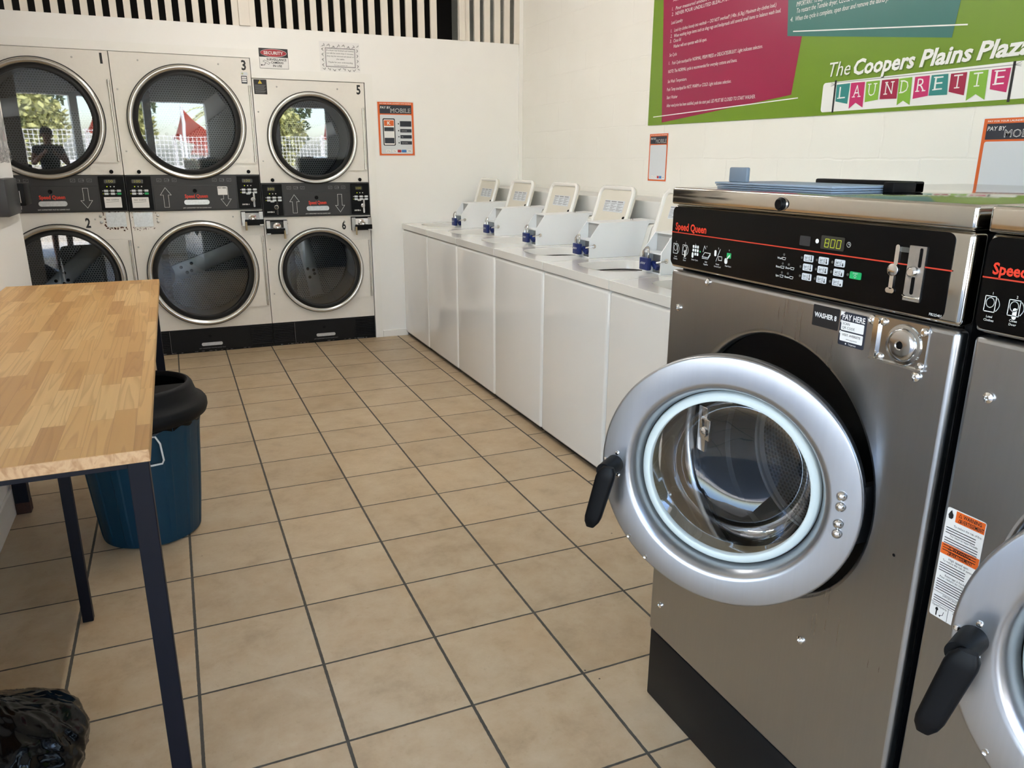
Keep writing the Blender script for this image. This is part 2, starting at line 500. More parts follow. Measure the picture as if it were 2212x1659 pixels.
class B:
    def __init__(self):
        self.bm = bmesh.new()
    def faces(self, vs, fs):
        bv = [self.bm.verts.new(v) for v in vs]
        for f in fs:
            try:
                self.bm.faces.new([bv[i] for i in f])
            except ValueError:
                pass
        return self
    def box(self, x0, x1, y0, y1, z0, z1, bevel=0.0, seg=2):
        t = bmesh.new()
        bmesh.ops.create_cube(t, size=1)
        for v in t.verts:
            v.co = Vector(((x0 + x1) / 2 + v.co.x * (x1 - x0), (y0 + y1) / 2 + v.co.y * (y1 - y0), (z0 + z1) / 2 + v.co.z * (z1 - z0)))
        if bevel:
            bmesh.ops.bevel(t, geom=t.edges[:], offset=bevel, segments=seg, affect='EDGES', profile=0.5)
        self.merge(t)
        return self
    def obox(self, c, u, v, w, su, sv, sw, bevel=0.0):
        """oriented box: centre, three axes, full sizes"""
        t = bmesh.new()
        bmesh.ops.create_cube(t, size=1)
        for q in t.verts:
            q.co = Vector(c) + u * (q.co.x * su) + v * (q.co.y * sv) + w * (q.co.z * sw)
        if bevel:
            bmesh.ops.bevel(t, geom=t.edges[:], offset=bevel, segments=2, affect='EDGES', profile=0.5)
        self.merge(t)
        return self
    def merge(self, t):
        bmesh.ops.recalc_face_normals(t, faces=t.faces[:])
        m = {}
        for v in t.verts:
            m[v] = self.bm.verts.new(v.co)
        for f in t.faces:
            self.bm.faces.new([m[v] for v in f.verts])
        t.free()
    def cyl(self, p0, p1, r0, r1=None, seg=24, cap=True):
        p0, p1 = Vector(p0), Vector(p1)
        r1 = r0 if r1 is None else r1
        u, v, w = frame(p1 - p0)
        vs = []
        for p, r in ((p0, r0), (p1, r1)):
            for i in range(seg):
                a = 2 * PI * i / seg
                vs.append(p + (u * math.cos(a) + v * math.sin(a)) * r)
        fs = [(i, (i + 1) % seg, seg + (i + 1) % seg, seg + i) for i in range(seg)]
        if cap:
            fs += [tuple(range(seg - 1, -1, -1)), tuple(range(seg, 2 * seg))]
        return self.faces(vs, fs)
    def lathe(self, o, axis, prof, seg=64, cap0=False, cap1=False, u=None, rad=None):
        """profile of (radius, height along axis)"""
        o = Vector(o)
        uu, vv, w = frame(axis)
        vs, fs = [], []
        n = len(prof)
        for j, (r, h) in enumerate(prof):
            for i in range(seg):
                a = 2 * PI * i / seg
                rr = r * (rad(a, j) if rad else 1.0)
                vs.append(o + (uu * math.cos(a) + vv * math.sin(a)) * rr + w * h)
        for j in range(n - 1):
            for i in range(seg):
                k = (i + 1) % seg
                fs.append((j * seg + i, j * seg + k, (j + 1) * seg + k, (j + 1) * seg + i))
        if cap0:
            fs.append(tuple(range(seg - 1, -1, -1)))
        if cap1:
            fs.append(tuple(range((n - 1) * seg, n * seg)))
        return self.faces(vs, fs)
    def tube(self, pts, r, seg=10, closed=False):
        pts = [Vector(p) for p in pts]
        n = len(pts)
        vs, fs = [], []
        pu = None
        for i, p in enumerate(pts):
            a = pts[(i - 1) % n] if (closed or i > 0) else p
            b = pts[(i + 1) % n] if (closed or i < n - 1) else p
            d = (b - a).normalized()
            if pu is None:
                u, v, _ = frame(d)
            else:
                u = (pu - d * pu.dot(d)).normalized()
                v = d.cross(u)
            pu = u
            for k in range(seg):
                t = 2 * PI * k / seg
                vs.append(p + (u * math.cos(t) + v * math.sin(t)) * r)
        m = n if closed else n - 1
        for i in range(m):
            j = (i + 1) % n
            for k in range(seg):
                q = (k + 1) % seg
                fs.append((i * seg + k, i * seg + q, j * seg + q, j * seg + k))
        if not closed:
            fs += [tuple(range(seg - 1, -1, -1)), tuple(range((n - 1) * seg, n * seg))]
        return self.faces(vs, fs)
    def prism(self, pts, ext):
        """planar polygon (3-D points) pushed along ext"""
        pts = [Vector(p) for p in pts]
        ext = Vector(ext)
        n = len(pts)
        vs = pts + [p + ext for p in pts]
        fs = [tuple(range(n)), tuple(range(2 * n - 1, n - 1, -1))]
        fs += [(i, n + i, n + (i + 1) % n, (i + 1) % n) for i in range(n)]
        return self.faces(vs, fs)
    def flat(self, pts):
        return self.faces([Vector(p) for p in pts], [tuple(range(len(pts)))])
    def plate_hole(self, o, u, v, n, u0, u1, v0, v1, loop, thick):
        """rectangular plate in the (u, v) plane with a hole; loop(angle) -> hole point; front face at o, back at -n*thick"""
        cu = sum(loop(2 * PI * i / 16)[0] for i in range(16)) / 16
        cv = sum(loop(2 * PI * i / 16)[1] for i in range(16)) / 16
        angs = [2 * PI * i / 96 for i in range(96)]
        for a, b in ((u0, v0), (u1, v0), (u1, v1), (u0, v1)):
            angs.append(math.atan2(b - cv, a - cu) % (2 * PI))
        angs = sorted(angs)
        inner, outer = [], []
        for t in angs:
            inner.append(loop(t))
            c, s = math.cos(t), math.sin(t)
            k = 1e9
            if c > 1e-9: k = min(k, (u1 - cu) / c)
            if c < -1e-9: k = min(k, (u0 - cu) / c)
            if s > 1e-9: k = min(k, (v1 - cv) / s)
            if s < -1e-9: k = min(k, (v0 - cv) / s)
            outer.append((cu + c * k, cv + s * k))
        N = len(angs)
        vs = []
        for dep in (0.0, thick):
            for lst in (outer, inner):
                vs += [o + u * a + v * b - n * dep for a, b in lst]
        fs = []
        for i in range(N):
            j = (i + 1) % N
            fs.append((i, j, N + j, N + i))
            fs.append((2 * N + i, 3 * N + i, 3 * N + j, 2 * N + j))
            fs.append((N + i, N + j, 3 * N + j, 3 * N + i))
            fs.append((i, 2 * N + i, 2 * N + j, j))
        return self.faces(vs, fs)
    def text(self, s, p, u, v, cap, width=None, align='l', bold=0.0, shear=0.0):
        vs, fs, x0, x1 = text_mesh(s, bold, shear)
        sy = cap / CAP
        sx = sy if width is None else width / max(1e-6, x1 - x0)
        w = (x1 - x0) * sx
        dx = -x0 * sx - (w / 2 if align == 'c' else w if align == 'r' else 0)
        p = Vector(p)
        return self.faces([p + u * (q.x * sx + dx) + v * (q.y * sy) for q in vs], fs)
    def rrect(self, p, u, v, w, h, r, ext=None, seg=5):
        """rounded rectangle; p = lower-left corner"""
        p = Vector(p)
        pts = []
        r = min(r, w / 2 - 1e-5, h / 2 - 1e-5)
        for cx, cy, a0 in ((w - r, r, -PI / 2), (w - r, h - r, 0), (r, h - r, PI / 2), (r, r, PI)):
            for i in range(seg + 1):
                a = a0 + PI / 2 * i / seg
                pts.append(p + u * (cx + r * math.cos(a)) + v * (cy + r * math.sin(a)))
        return self.flat(pts) if ext is None else self.prism(pts, ext)
    def stroke(self, pts, w, n, closed=False):
        """flat line of width w through pts in the plane with normal n"""
        pts = [Vector(p) for p in pts]
        if closed:
            pts = pts + [pts[0]]
        n = Vector(n)
        for a, b in zip(pts, pts[1:]):
            d = (b - a).normalized()
            s = n.cross(d) * (w / 2)
            e = d * (w / 2)
            self.flat([a - s - e, b - s + e, b + s + e, a + s - e])
        return self
    def obj(self, name, m, parent=None, smooth=True, angle=35, origin=None):
        me = bpy.data.meshes.new(name)
        bmesh.ops.recalc_face_normals(self.bm, faces=self.bm.faces[:]) if getattr(self, 'recalc', True) else None
        o = Vector((0, 0, 0))
        if parent is not None:
            o = wloc(parent)
        oo = Vector(origin) if origin is not None else o
        for v in self.bm.verts:
            v.co -= oo
        self.bm.to_mesh(me)
        self.bm.free()
        me.materials.append(MAT[m] if isinstance(m, str) else m)
        if smooth:
            for p in me.polygons:
                p.use_smooth = True
            me.set_sharp_from_angle(angle=math.radians(angle))
        ob = bpy.data.objects.new(name, me)
        COL.objects.link(ob)
        ob.location = oo - o
        if parent is not None:
            ob.parent = parent
        return ob

def wloc(o):
    p = Vector((0, 0, 0))
    while o is not None:
        p += o.location
        o = o.parent
    return p

def tag(o, label=None, cat=None, group=None, kind=None):
    if label: o['label'] = label
    if cat: o['category'] = cat
    if group: o['group'] = group
    if kind: o['kind'] = kind
    return o

def thing(name, label, cat, loc, group=None):
    o = bpy.data.objects.new(name, None)
    o.empty_display_size = 0.1
    COL.objects.link(o)
    o.location = loc
    return tag(o, label, cat, group)

def dup(o, loc, label=None):
    def rec(src, par):
        c = src.copy()
        COL.objects.link(c)
        if par is not None:
            c.parent = par
        for ch in src.children:
            rec(ch, c)
        return c
    r = rec(o, None)
    r.location = loc
    if label:
        r['label'] = label
    return r

def struct(o):
    o['kind'] = 'structure'
    return o

def circle(cu, cv, r):
    return lambda a: (cu + r * math.cos(a), cv + r * math.sin(a))

def superloop(cu, cv, ru, rv, p=4):
    def f(a):
        c, s = math.cos(a), math.sin(a)
        k = (abs(c / ru) ** p + abs(s / rv) ** p) ** (-1 / p)
        return cu + c * k, cv + s * k
    return f

# ------------------------------------------------------------------ the room
YB = 0.4747        # back wall / dryer fronts
XR = 2.831         # right wall
XL = -0.664        # left wall
XW = 1.769         # top-loader fronts
XF = 1.136         # front-loader fronts
YF = -7.4          # shop front
ZC = 2.95          # ceiling

struct(B().box(-0.95, 3.1, YF - 0.4, 2.4, -0.12, 0.0).box(-1.6, -0.951, -0.845, 2.4, -0.12, 0.0).obj('floor', 'floor', smooth=False))
struct(B().box(-6.5, 3.1, YF - 1.4, 2.4, ZC, ZC + 0.2).obj('ceiling', 'ceil', smooth=False))  # left overhang is an added, unseen awning that shades the pavement
struct(B().box(XR, XR + 0.2, YF, 2.4, 0, ZC).obj('wall_right', 'block', smooth=False))

wb = B()
wb.box(1.52, XR, YB + 0.004, YB + 0.10, 0, 2.317)
wb.box(-3.2, 0.70, YB + 0.004, YB + 0.10, 2.108, 2.317)
wb.box(0.70, 1.52, YB + 0.004, YB + 0.10, 1.976, 2.317)
wb.box(-3.2, -1.13, YB + 0.004, YB + 0.10, 0, 2.108)
struct(wb.obj('wall_back', 'wall', smooth=False))
t1 = B()
t1.box(1.517, 1.577, YB - 0.006, YB + 0.004, 0, 2.037)
t1.box(0.70, 1.517, YB - 0.006, YB + 0.004, 1.977, 2.037)
t1.box(0.70, 0.76, YB - 0.006, YB + 0.004, 2.037, 2.165)
t1.box(-1.13, 0.70, YB - 0.006, YB + 0.004, 2.109, 2.165)
struct(t1.obj('trim_1', 'trim', smooth=False))
struct(B().box(XR - 0.034, XR - 0.001, YB - 0.012, YB + 0.003, 0, ZC).obj('trim_2', 'trim', smooth=False))
struct(B().box(1.578, XW + 0.02, YB - 0.012, YB + 0.003, 0, 0.054, 0.002).obj('baseboard_back', 'trim', smooth=False))
# roof space behind the slats; its dimness is put into a dark colour
v = B()
v.box(-3.2, XR, 2.2, 2.3, 0, ZC)
struct(v.obj('wall_rear_space', 'void', smooth=False))
struct(B().box(-3.2, XR, YB + 0.10, 2.2, 2.30, 2.312).obj('roof_space_sheet', 'void', smooth=False))

# left wall: a stub wall that ends before the dryers; unseen near end lengthened to shade the floor
struct(B().box(-3.2, XL, -4.8, -0.845, 0, ZC).obj('wall_left', 'wall', smooth=False))
struct(B().box(XL + 0.0003, XL + 0.012, -4.8, -0.845, 0, 0.115, 0.003).obj('baseboard_left', 'trim', smooth=False))
struct(B().box(-3.2, -1.6, -0.845, YB, 0, ZC).obj('wall_far_left', 'wall', smooth=False))
# shop front: piers and lintel round the open front
sf = B()
sf.box(-0.95, -0.62, YF - 0.2, YF, 0, ZC)
sf.box(1.95, XR + 0.2, YF - 0.2, YF, 0, ZC)
sf.box(-0.62, 1.95, YF - 0.2, YF, 2.45, ZC)
sf.box(0.74, 0.88, YF - 0.2, YF, 0, 2.45)
sf.box(0.88, 1.95, YF - 0.2, YF, 0, 0.75)
sf.box(-0.95, -0.75, YF, -4.8, 2.45, ZC)
struct(sf.obj('wall_front', 'wall', smooth=False))
# ledge behind the washers
struct(B().box(2.492, XR - 0.001, -3.62, YB - 0.013, 0, 1.205, 0.004).obj('wall_right_ledge', 'ledge', smooth=False))

# ------------------------------------------------------------------ slatted screen over the back wall
scr = thing('slatted_screen', 'cream timber slat screen with dark gaps above the white back wall', 'screen', (0.9, YB + 0.03, 2.3175))
ZS0, ZS1 = 2.3175, ZC - 0.002
sl = B()
gaps = [(-0.715 + 0.0853 * k, -0.672 + 0.0853 * k) for k in range(-12, 16)]
gaps += [(0.764 + 0.0856 * k, 0.806 + 0.0856 * k) for k in range(10)]
gaps += [(1.621, 1.671), (1.722, 1.768), (1.815, 1.861), (1.91, 1.958), (2.008, 2.058), (2.107, 2.285), (2.376, 2.418), (2.463, 2.5), (2.55, 2.587), (2.637, 2.672), (2.72, 2.75)]
for (a0, a1), (b0, b1) in zip(gaps, gaps[1:]):
    sl.box(a1, b0, YB + 0.006, YB + 0.03, ZS0, ZS1)
sl.obj('slat_panel', 'slat', scr, smooth=False)
for a, b in ((0.65, 0.724), (2.285, 2.333), (2.752, 2.80)):
    B().box(a, b, YB - 0.012, YB + 0.0055, ZS0, ZS1, 0.003).obj('post', 'slat', scr, smooth=False)
cb = B()
cb.tube([(2.25, 1.0, 2.93), (2.2, 0.98, 2.75), (2.13, 0.96, 2.55), (2.12, 0.95, 2.33)], 0.008)
tag(cb.obj('hanging_cable', 'rubber'), 'black cable hanging in the wide gap of the slat screen', 'cable')

# ------------------------------------------------------------------ stacked dryers
def dryer_stack(name, label, x0, x1, ztop, zu, zl, R, zc0, zc1, nums, left_mod, right_mod, paper_l, paper_r, lock_l, lock_r, strip_angles, tilts, has_left=True):
    cx = (x0 + x1) / 2
    T = thing(name, label, 'dryer', (cx, YB, 0), 'stacked coin dryers')
    U, V, N = X, Z, -Y
    g = 0.0025
    k0 = 0.183
    # cabinet: side, top and back sheets, with two pierced front panels
    c = B()
    c.box(x0 + g, x0 + g + 0.012, YB + 0.03, YB + 0.75, 0, ztop)
    c.box(x1 - g - 0.012, x1 - g, YB + 0.03, YB + 0.75, 0, ztop)
    c.box(x0 + g, x1 - g, YB + 0.03, YB + 0.75, ztop - 0.012, ztop)
    c.box(x0 + g, x1 - g, YB + 0.74, YB + 0.75, 0, ztop)
    c.obj('cabinet', 'dryer', T, smooth=False)
    for zc, za, zb in ((zu, zc1, ztop), (zl, k0, zc0)):
        fp = B()
        fp.plate_hole(Vector((0, YB, 0)), U, V, N, x0 + g, x1 - g, za + 0.001, zb - 0.001, circle(cx, zc, R * 0.86), 0.03)
        fpo = fp.obj('front_panel', 'dryer', T)
        for sx, sz in ((cx - R * 0.72, zb - 0.05), (cx + R * 0.62, zb - 0.05), (x0 + 0.03, zc + R * 0.55), (x0 + 0.035, zc - R * 0.5)):
            B().lathe((sx, YB - 0.0001, sz), N, [(0.006, 0), (0.006, 0.001), (0.003, 0.003)], 10, cap1=True).obj('screw', 'dullsteel', fpo)
    for zc, num, sa, tilt in ((zu, nums[0], strip_angles[0], tilts[0]), (zl, nums[1], strip_angles[1], tilts[1])):
        oc = Vector((cx, YB, zc))
        # drum
        dr = B()
        dr.lathe(oc + Y * 0.07, Y, [(R * 0.98, 0), (R * 1.0, 0.02), (R * 1.0, 0.56)], 72)
        dr.recalc = False
        drum = dr.obj('drum', 'perf_wall', T, origin=oc)
        bk = B()
        bk.lathe(oc + Y * 0.63, N, [(R * 1.0, 0.0), (R * 0.97, 0.01), (0.02, 0.03)], 72, cap1=True)
        bk.obj('drum_back', 'perf_disc', drum, origin=oc)
        ca, sa_ = math.cos(sa), math.sin(sa)
        du, dv = X * ca + Z * sa_, -X * sa_ + Z * ca
        st = B()
        st.obox(oc + Y * 0.59 + dv * ((0.34 if num == '1' else 0.02) * R), du, dv, Y, R * 1.8, R * 0.34, 0.014, 0.004)
        st.obj('drum_strip', 'drum_strip', drum)
        dots = B()
        for q in (-0.42, -0.22, -0.30, -0.50):
            dots.lathe(oc + Y * 0.582 + du * q * R * 0.8 + dv * ((0.34 if num == '1' else 0.02) + (0.07 if q in (-0.22, -0.50) else -0.07)) * R, N, [(0.013, 0), (0.012, 0.004), (0.006, 0.006)], 12, cap1=True)
        dots.obj('strip_bolt', 'recess', drum)
        ln = B()
        ln.lathe(oc + Y * 0.031, Y, [(R * 0.86, -0.003), (R * 0.84, 0.02), (R * 0.98, 0.045)], 72)
        ln.obj('door_opening', 'recess', T)
        # door
        d = B()
        d.lathe(oc, N, [(R * 0.985, 0.001), (R, 0.004), (R * 0.998, 0.026), (R * 0.985, 0.034), (R * 0.955, 0.036), (R * 0.928, 0.031), (R * 0.905, 0.018), (R * 0.892, 0.008)], 96)
        door = d.obj('door', 'ring', T, angle=50)
        d = B()
        d.lathe(oc, N, [(R * 1.014, 0.0015), (R * 1.016, 0.012), (R * 1.0, 0.0125)], 96)
        d.obj('edge_seal', 'rubber', door)
        d = B()
        d.lathe(oc, N, [(R * 0.90, 0.008), (R * 0.88, 0.018), (R * 0.85, 0.022), (R * 0.822, 0.019), (R * 0.815, 0.012)], 96)
        d.obj('gasket', 'rubber', door)
        # glass pane, sprung a little out of true in its gasket
        gl = B()
        nn = (N + X * math.tan(tilt[0]) + Z * math.tan(tilt[1])).normalized()
        gl.lathe(oc + N * 0.015, nn, [(R * 0.83, 0), (R * 0.55, 0.0015), (R * 0.25, 0.002), (0.002, 0.0022)], 72, cap1=True)
        gl.obj('glass', 'pane', door)
        # dark inner lip seen through the glass on the left
        cp = B()
        pts = []
        for i in range(17):
            a = PI - 0.78 + 1.56 * i / 16
            pts.append(oc + Y * 0.006 + X * (R * 0.845 * math.cos(a)) + Z * (R * 0.845 * math.sin(a)))
        for i in range(1, 16):
            t = 1 - i / 8
            wv = -0.60 + 0.07 * math.cos(t * 4.2) - 0.10 * (t ** 2)
            pts.append(oc + Y * 0.006 + X * R * wv + Z * (R * 0.60 * -t))
        cp.prism(pts, Y * 0.01)
        cp.obj('door_catch_plate', 'black', door)
        # hinge plate and rod
        hp = B()
        hz = R * 0.71
        arc = [oc + N * 0.0005 + X * (R * 0.9 * math.cos(a)) + Z * (R * 0.9 * math.sin(a)) for a in [-0.91 + 1.82 * i / 20 for i in range(21)]]
        x_h = x1 - 0.022
        arc += [Vector((x_h, YB - 0.0005, zc + hz)), Vector((x_h, YB - 0.0005, zc - hz))]
        hp.prism(arc, N * 0.009)
        hpo = hp.obj('hinge_plate', 'dryer', door, smooth=False)
        hr = B()
        hr.cyl((x_h + 0.002, YB - 0.011, zc - hz + 0.02), (x_h + 0.002, YB - 0.011, zc + hz - 0.02), 0.007, seg=14)
        for zz in (zc - hz + 0.03, zc + hz - 0.03):
            hr.cyl((x_h + 0.002, YB - 0.012, zz - 0.022), (x_h + 0.002, YB - 0.012, zz + 0.022), 0.009, seg=14)
        hr.obj('hinge_rod', 'ring', door)
    # number decals
    for num, zz, xx in ((nums[0], ztop - 0.035, x1 - 0.045), (nums[1], zc0 - 0.06, nums[2])):
        nb = B()
        nb.text(num, (xx, YB - 0.0012, zz - 0.045), U, V, 0.062, align='c', bold=0.03, width=0.015 if num == '1' else 0.031)
        nb.obj('number_decal', 'black_print', T, smooth=False)
    # console
    con = B()
    con.box(x0 + g, x1 - g, YB - 0.012, YB + 0.03, zc0 + 0.001, zc1 - 0.0005, 0.002)
    cono = con.obj('console', 'charcoal', T, smooth=False)
    mw = 0.165 if R > 0.35 else 0.15
    YC = YB - 0.0124
    # upper name strip with pictograms
    xa, xb = x0 + mw + 0.008, x1 - mw - 0.008
    if not has_left:
        xa = x0 + mw + 0.008
    ic = B()
    zi = zc1 - 0.046
    for xs in (xa + 0.03, xb - 0.16):
        for q in range(3):
            px = xs + q * 0.05
            ic.stroke([(px, YC, zi), (px + 0.028, YC, zi), (px + 0.028, YC, zi + 0.02), (px, YC, zi + 0.02)], 0.0015, N, True)
            ic.stroke([(px + 0.006, YC, zi + 0.006), (px + 0.02, YC, zi + 0.012)], 0.0015, N)
            if q == 1:
                ic.flat([(px + 0.022, YC - 0.0002, zi + 0.010), (px + 0.030, YC - 0.0002, zi + 0.004), (px + 0.030, YC - 0.0002, zi + 0.016)])
    ic.obj('pictograms', 'grey_print', cono, smooth=False)
    # lint door
    zl0, zl1 = zc0 + 0.008, zc1 - 0.072
    ld = B().box(xa, xb, YB - 0.017, YB - 0.0125, zl0, zl1, 0.002).obj('lint_door', 'charcoal', T, smooth=False)
    YL = YB - 0.0174
    rl = B().text('Speed Queen', (cx, YL, zl0 + 0.083), U, V, 0.024, width=0.155 if R > 0.35 else 0.135, align='c', bold=0.03)
    rl.obj('brand_lettering', 'red_print', ld, smooth=False)
    B().rrect((cx - 0.085, YL, zl0 + 0.035), U, V, 0.17, 0.034, 0.016, N * 0.006).obj('handle', 'galv', ld)
    B().lathe((cx - 0.006, YL, zl0 + 0.132), N, [(0.014, 0), (0.014, 0.003), (0.009, 0.005), (0.004, 0.002)], 20, cap1=True).obj('lock', 'black', ld)
    tx = B().text('LINT COMPARTMENT MUST BE CLEANED DAILY', (cx, YL, zl0 + 0.009), U, V, 0.0075, width=0.19, align='c')
    for sgn, ax in ((1, xa + 0.078), (-1, xb - 0.078)):
        if sgn == 1 and not has_left:
            pass
        zb, zt = (zl0 + 0.02, zl1 - 0.015) if sgn == 1 else (zl1 - 0.015, zl0 + 0.02)
        h = zt - zb
        w1, w2 = 0.016, 0.036
        zm = zb + h * 0.62
        tx.stroke([(ax - w1, YL, zb), (ax + w1, YL, zb), (ax + w1, YL, zm), (ax + w2, YL, zm), (ax, YL, zt), (ax - w2, YL, zm), (ax - w1, YL, zm)], 0.002, N, True)
    tx.obj('door_print', 'white_print', ld, smooth=False)
    # coin modules
    for ok, mx0, paper, lock, side, lit in ((left_mod, x0 + 0.008, paper_l, lock_l, 0, '100'), (right_mod, x1 - mw, paper_r, lock_r, 1, '100')):
        if not ok:
            continue
        w = mw - 0.008
        mb = B().box(mx0, mx0 + w, YB - 0.020, YB - 0.0125, zc0 + 0.010, zc1 - 0.008, 0.003).obj('coin_module', 'black', T, smooth=False)
        YM = YB - 0.0204
        zt = zc1 - 0.008
        B().rrect((mx0 + 0.035, YM, zt - 0.048), U, V, w - 0.085, 0.026, 0.003, N * 0.001).obj('display', 'dispglass', mb, smooth=False)
        B().text(lit, (mx0 + 0.035 + (w - 0.085) / 2, YM - 0.0014, zt - 0.043), U, V, 0.017, align='c', width=0.040, bold=-0.004).obj('display_digits', 'led_dim', mb, smooth=False)
        lamps = B()
        lit_l = B()
        for q in range(3):
            (lit_l if q == 0 else lamps).lathe((mx0 + 0.050 + q * 0.022, YM, zt - 0.070), N, [(0.004, 0), (0.003, 0.002)], 10, cap1=True)
        for q in range(6):
            (lit_l if q == 3 else lamps).lathe((mx0 + 0.038 + (q % 3) * 0.04 - 0.017, YM, zt - 0.098 - (q // 3) * 0.020), N, [(0.0028, 0), (0.002, 0.0015)], 8, cap1=True)
        lamps.obj('lamp', 'white_print', mb)
        lit_l.obj('lit_lamp', 'led', mb)
        bt = B()
        gb = B()
        for q in range(6):
            px, pz = mx0 + 0.038 + (q % 3) * 0.040 - 0.010, zt - 0.105 - (q // 3) * 0.020
            (gb if q == 5 else bt).rrect((px, YM, pz), U, V, 0.026, 0.014, 0.003, N * 0.0015)
        bt.obj('buttons', 'paper_grey', mb, smooth=False)
        gb.obj('start_button', 'green_key' if paper else 'paper_grey', mb, smooth=False)
        if paper:
            pn = B().rrect((mx0 + 0.022, YM - 0.001, zc0 + 0.028), U, V, w - 0.05, 0.072, 0.002, N * 0.001).obj('paper_note', 'paper', mb, smooth=False)
            tp = B().text(paper, (mx0 + w / 2 - 0.004, YM - 0.0024, zc0 + 0.077), U, V, 0.013, align='c', width=0.075)
            tp.stroke([(mx0 + 0.032, YM - 0.0024, zc0 + 0.066), (mx0 + w - 0.045, YM - 0.0024, zc0 + 0.069)], 0.0015, N)
            tp.obj('handwriting', 'black_print', mb, smooth=False)
        else:
            cs = B()
            sx, sz = mx0 + w * 0.66, zc0 + 0.04
            cs.rrect((sx, YM, sz + 0.025), U, V, 0.013, 0.062, 0.006, N * 0.003)
            cs.lathe((sx - 0.002, YM, sz + 0.034), N, [(0.016, 0), (0.016, 0.004), (0.012, 0.007)], 20, cap1=True)
            cs.rrect((sx - 0.002, YM, sz - 0.022), U, V, 0.013, 0.055, 0.006, N * 0.003)
            cs.obj('coin_slot', 'chrome', mb)
            B().rrect((mx0 + w * 0.36, YM, zc0 + 0.110), U, V, 0.03, 0.012, 0.006, N * 0.001).obj('coin_return', 'dullsteel', mb, smooth=False)
            B().text('DRYER ' + (nums[0] if side == 0 else nums[1]), (mx0 + 0.024, YM - 0.0004, zc0 + 0.034), U, V, 0.0095, width=0.05, bold=0.03).obj('module_print', 'white_print', mb, smooth=False)
        B().lathe((mx0 + w / 2 + 0.01, YB - 0.0001, zc1 + 0.021), N, [(0.013, 0), (0.013, 0.008), (0.009, 0.011)], 20, cap1=True).obj('cap_plug', 'black', T)
        # below the module: bare patch plate or lock box
        mcx = mx0 + w / 2
        if lock == 'plate':
            B().rrect((mcx - 0.062, YB - 0.0003, zc0 - 0.105), U, V, 0.124, 0.100, 0.004, N * 0.003).obj('patch_plate', 'galv', T, smooth=False)
            ru = B()
            rnd = random.Random(int(nums[0]) * 5 + side)
            for q in range(46):
                edge = rnd.choice((0, 0, 1, 2, 2))
                if edge == 0:
                    p = (mcx + rnd.uniform(-0.072, 0.07), zc0 - 0.108 - abs(rnd.gauss(0, 0.011)))
                elif edge == 1:
                    p = (mcx - 0.066 - abs(rnd.gauss(0, 0.006)), zc0 - rnd.uniform(0.0, 0.11))
                else:
                    p = (mcx + rnd.uniform(-0.085, 0.085), zc0 - 0.004 - abs(rnd.gauss(0, 0.005)))
                r = rnd.uniform(0.002, 0.0075) * (1.0 if nums[0] == '1' else 0.55)
                n_ = 7
                ru.flat([(p[0] + r * rnd.uniform(0.5, 1.3) * math.cos(2 * PI * i / n_), YB - 0.0008 - q * 0.00001, p[1] + r * rnd.uniform(0.5, 1.3) * math.sin(2 * PI * i / n_)) for i in range(n_)])
            ru.obj('rust_stain', 'rust_edge', T, smooth=False)
            for q in (-0.02, -0.062):
                B().lathe((mcx + (-0.095 if side else 0.095), YB - 0.0002, zc0 + q - 0.01), N, [(0.010, 0), (0.010, 0.002), (0.005, 0.004)], 14, cap1=True).obj('screw', 'dullsteel', T)
        elif lock == 'lock':
            lx = (mcx if R < 0.35 else x1 - 0.081) if side else mcx + 0.012
            zb = zc0 - 0.115 if side else zc0 - 0.125
            lb = B()
            lb.box(lx - 0.078, lx + 0.078, YB - 0.035, YB - 0.0003, zb, zb + 0.105, 0.003)
            lbo = lb.obj('lock_box', 'darkplinth', T, smooth=False)
            B().rrect((lx - 0.052, YB - 0.0355, zb + 0.03), U, V, 0.105, 0.062, 0.004, N * 0.003).obj('lock_plate', 'chrome', lbo, smooth=False)
            B().lathe((lx, YB - 0.0386, zb + 0.056), N, [(0.030, 0), (0.028, 0.012), (0.018, 0.016), (0.008, 0.010)], 28, cap1=True).obj('lock_cylinder', 'chrome', lbo)
            B().box(lx - 0.055 if side else lx - 0.078, lx + 0.078 if side else lx + 0.055, YB - 0.062, YB - 0.0385, zb + 0.010, zb + 0.045, 0.003).obj('lock_bar', 'black', lbo, smooth=False)
            for q in (lx - 0.063, lx + 0.063):
                B().box(q - 0.014, q + 0.014, YB - 0.044, YB - 0.0355, zb - 0.004, zb + 0.10, 0.002).obj('hasp', 'dullsteel', lbo, smooth=False)
            B().cyl((lx - (0.050 if side else -0.050), YB - 0.069, zb - 0.032), (lx - (0.050 if side else -0.050), YB - 0.069, zb + 0.03), 0.007, seg=12).obj('lock_pin', 'brass', lbo)
    # plinth
    pl = B()
    pl.box(x0 + g, x1 - g, YB + 0.004, YB + 0.03, 0.0, k0 - 0.001)
    plo = pl.obj('plinth', 'darkplinth', T, smooth=False)
    fx0, fx1 = (x0 + 0.165, x1 - 0.165)
    if R > 0.35:
        fx0 = x0 + 0.16
    for a, b in ((x0 + 0.006, fx0 - 0.004), (fx1 + 0.004, x1 - 0.006)):
        lv = B()
        n_ = 11
        for q in range(n_):
            z0 = 0.03 + q * 0.0135
            lv.prism([(a, YB + 0.0038, z0), (a, YB - 0.004, z0 + 0.002), (a, YB + 0.0038, z0 + 0.009)], X * (b - a))
        lv.obj('louvre', 'darkplinth', plo, smooth=False)
    kd = B().box(fx0, fx1, YB - 0.006, YB + 0.0038, 0.012, k0 - 0.003, 0.002).obj('lower_lint_door', 'darkplinth', plo, smooth=False)
    B().rrect((cx - 0.075, YB - 0.0064, 0.050), U, V, 0.15, 0.024, 0.011, N * 0.005).obj('handle', 'galv', kd)
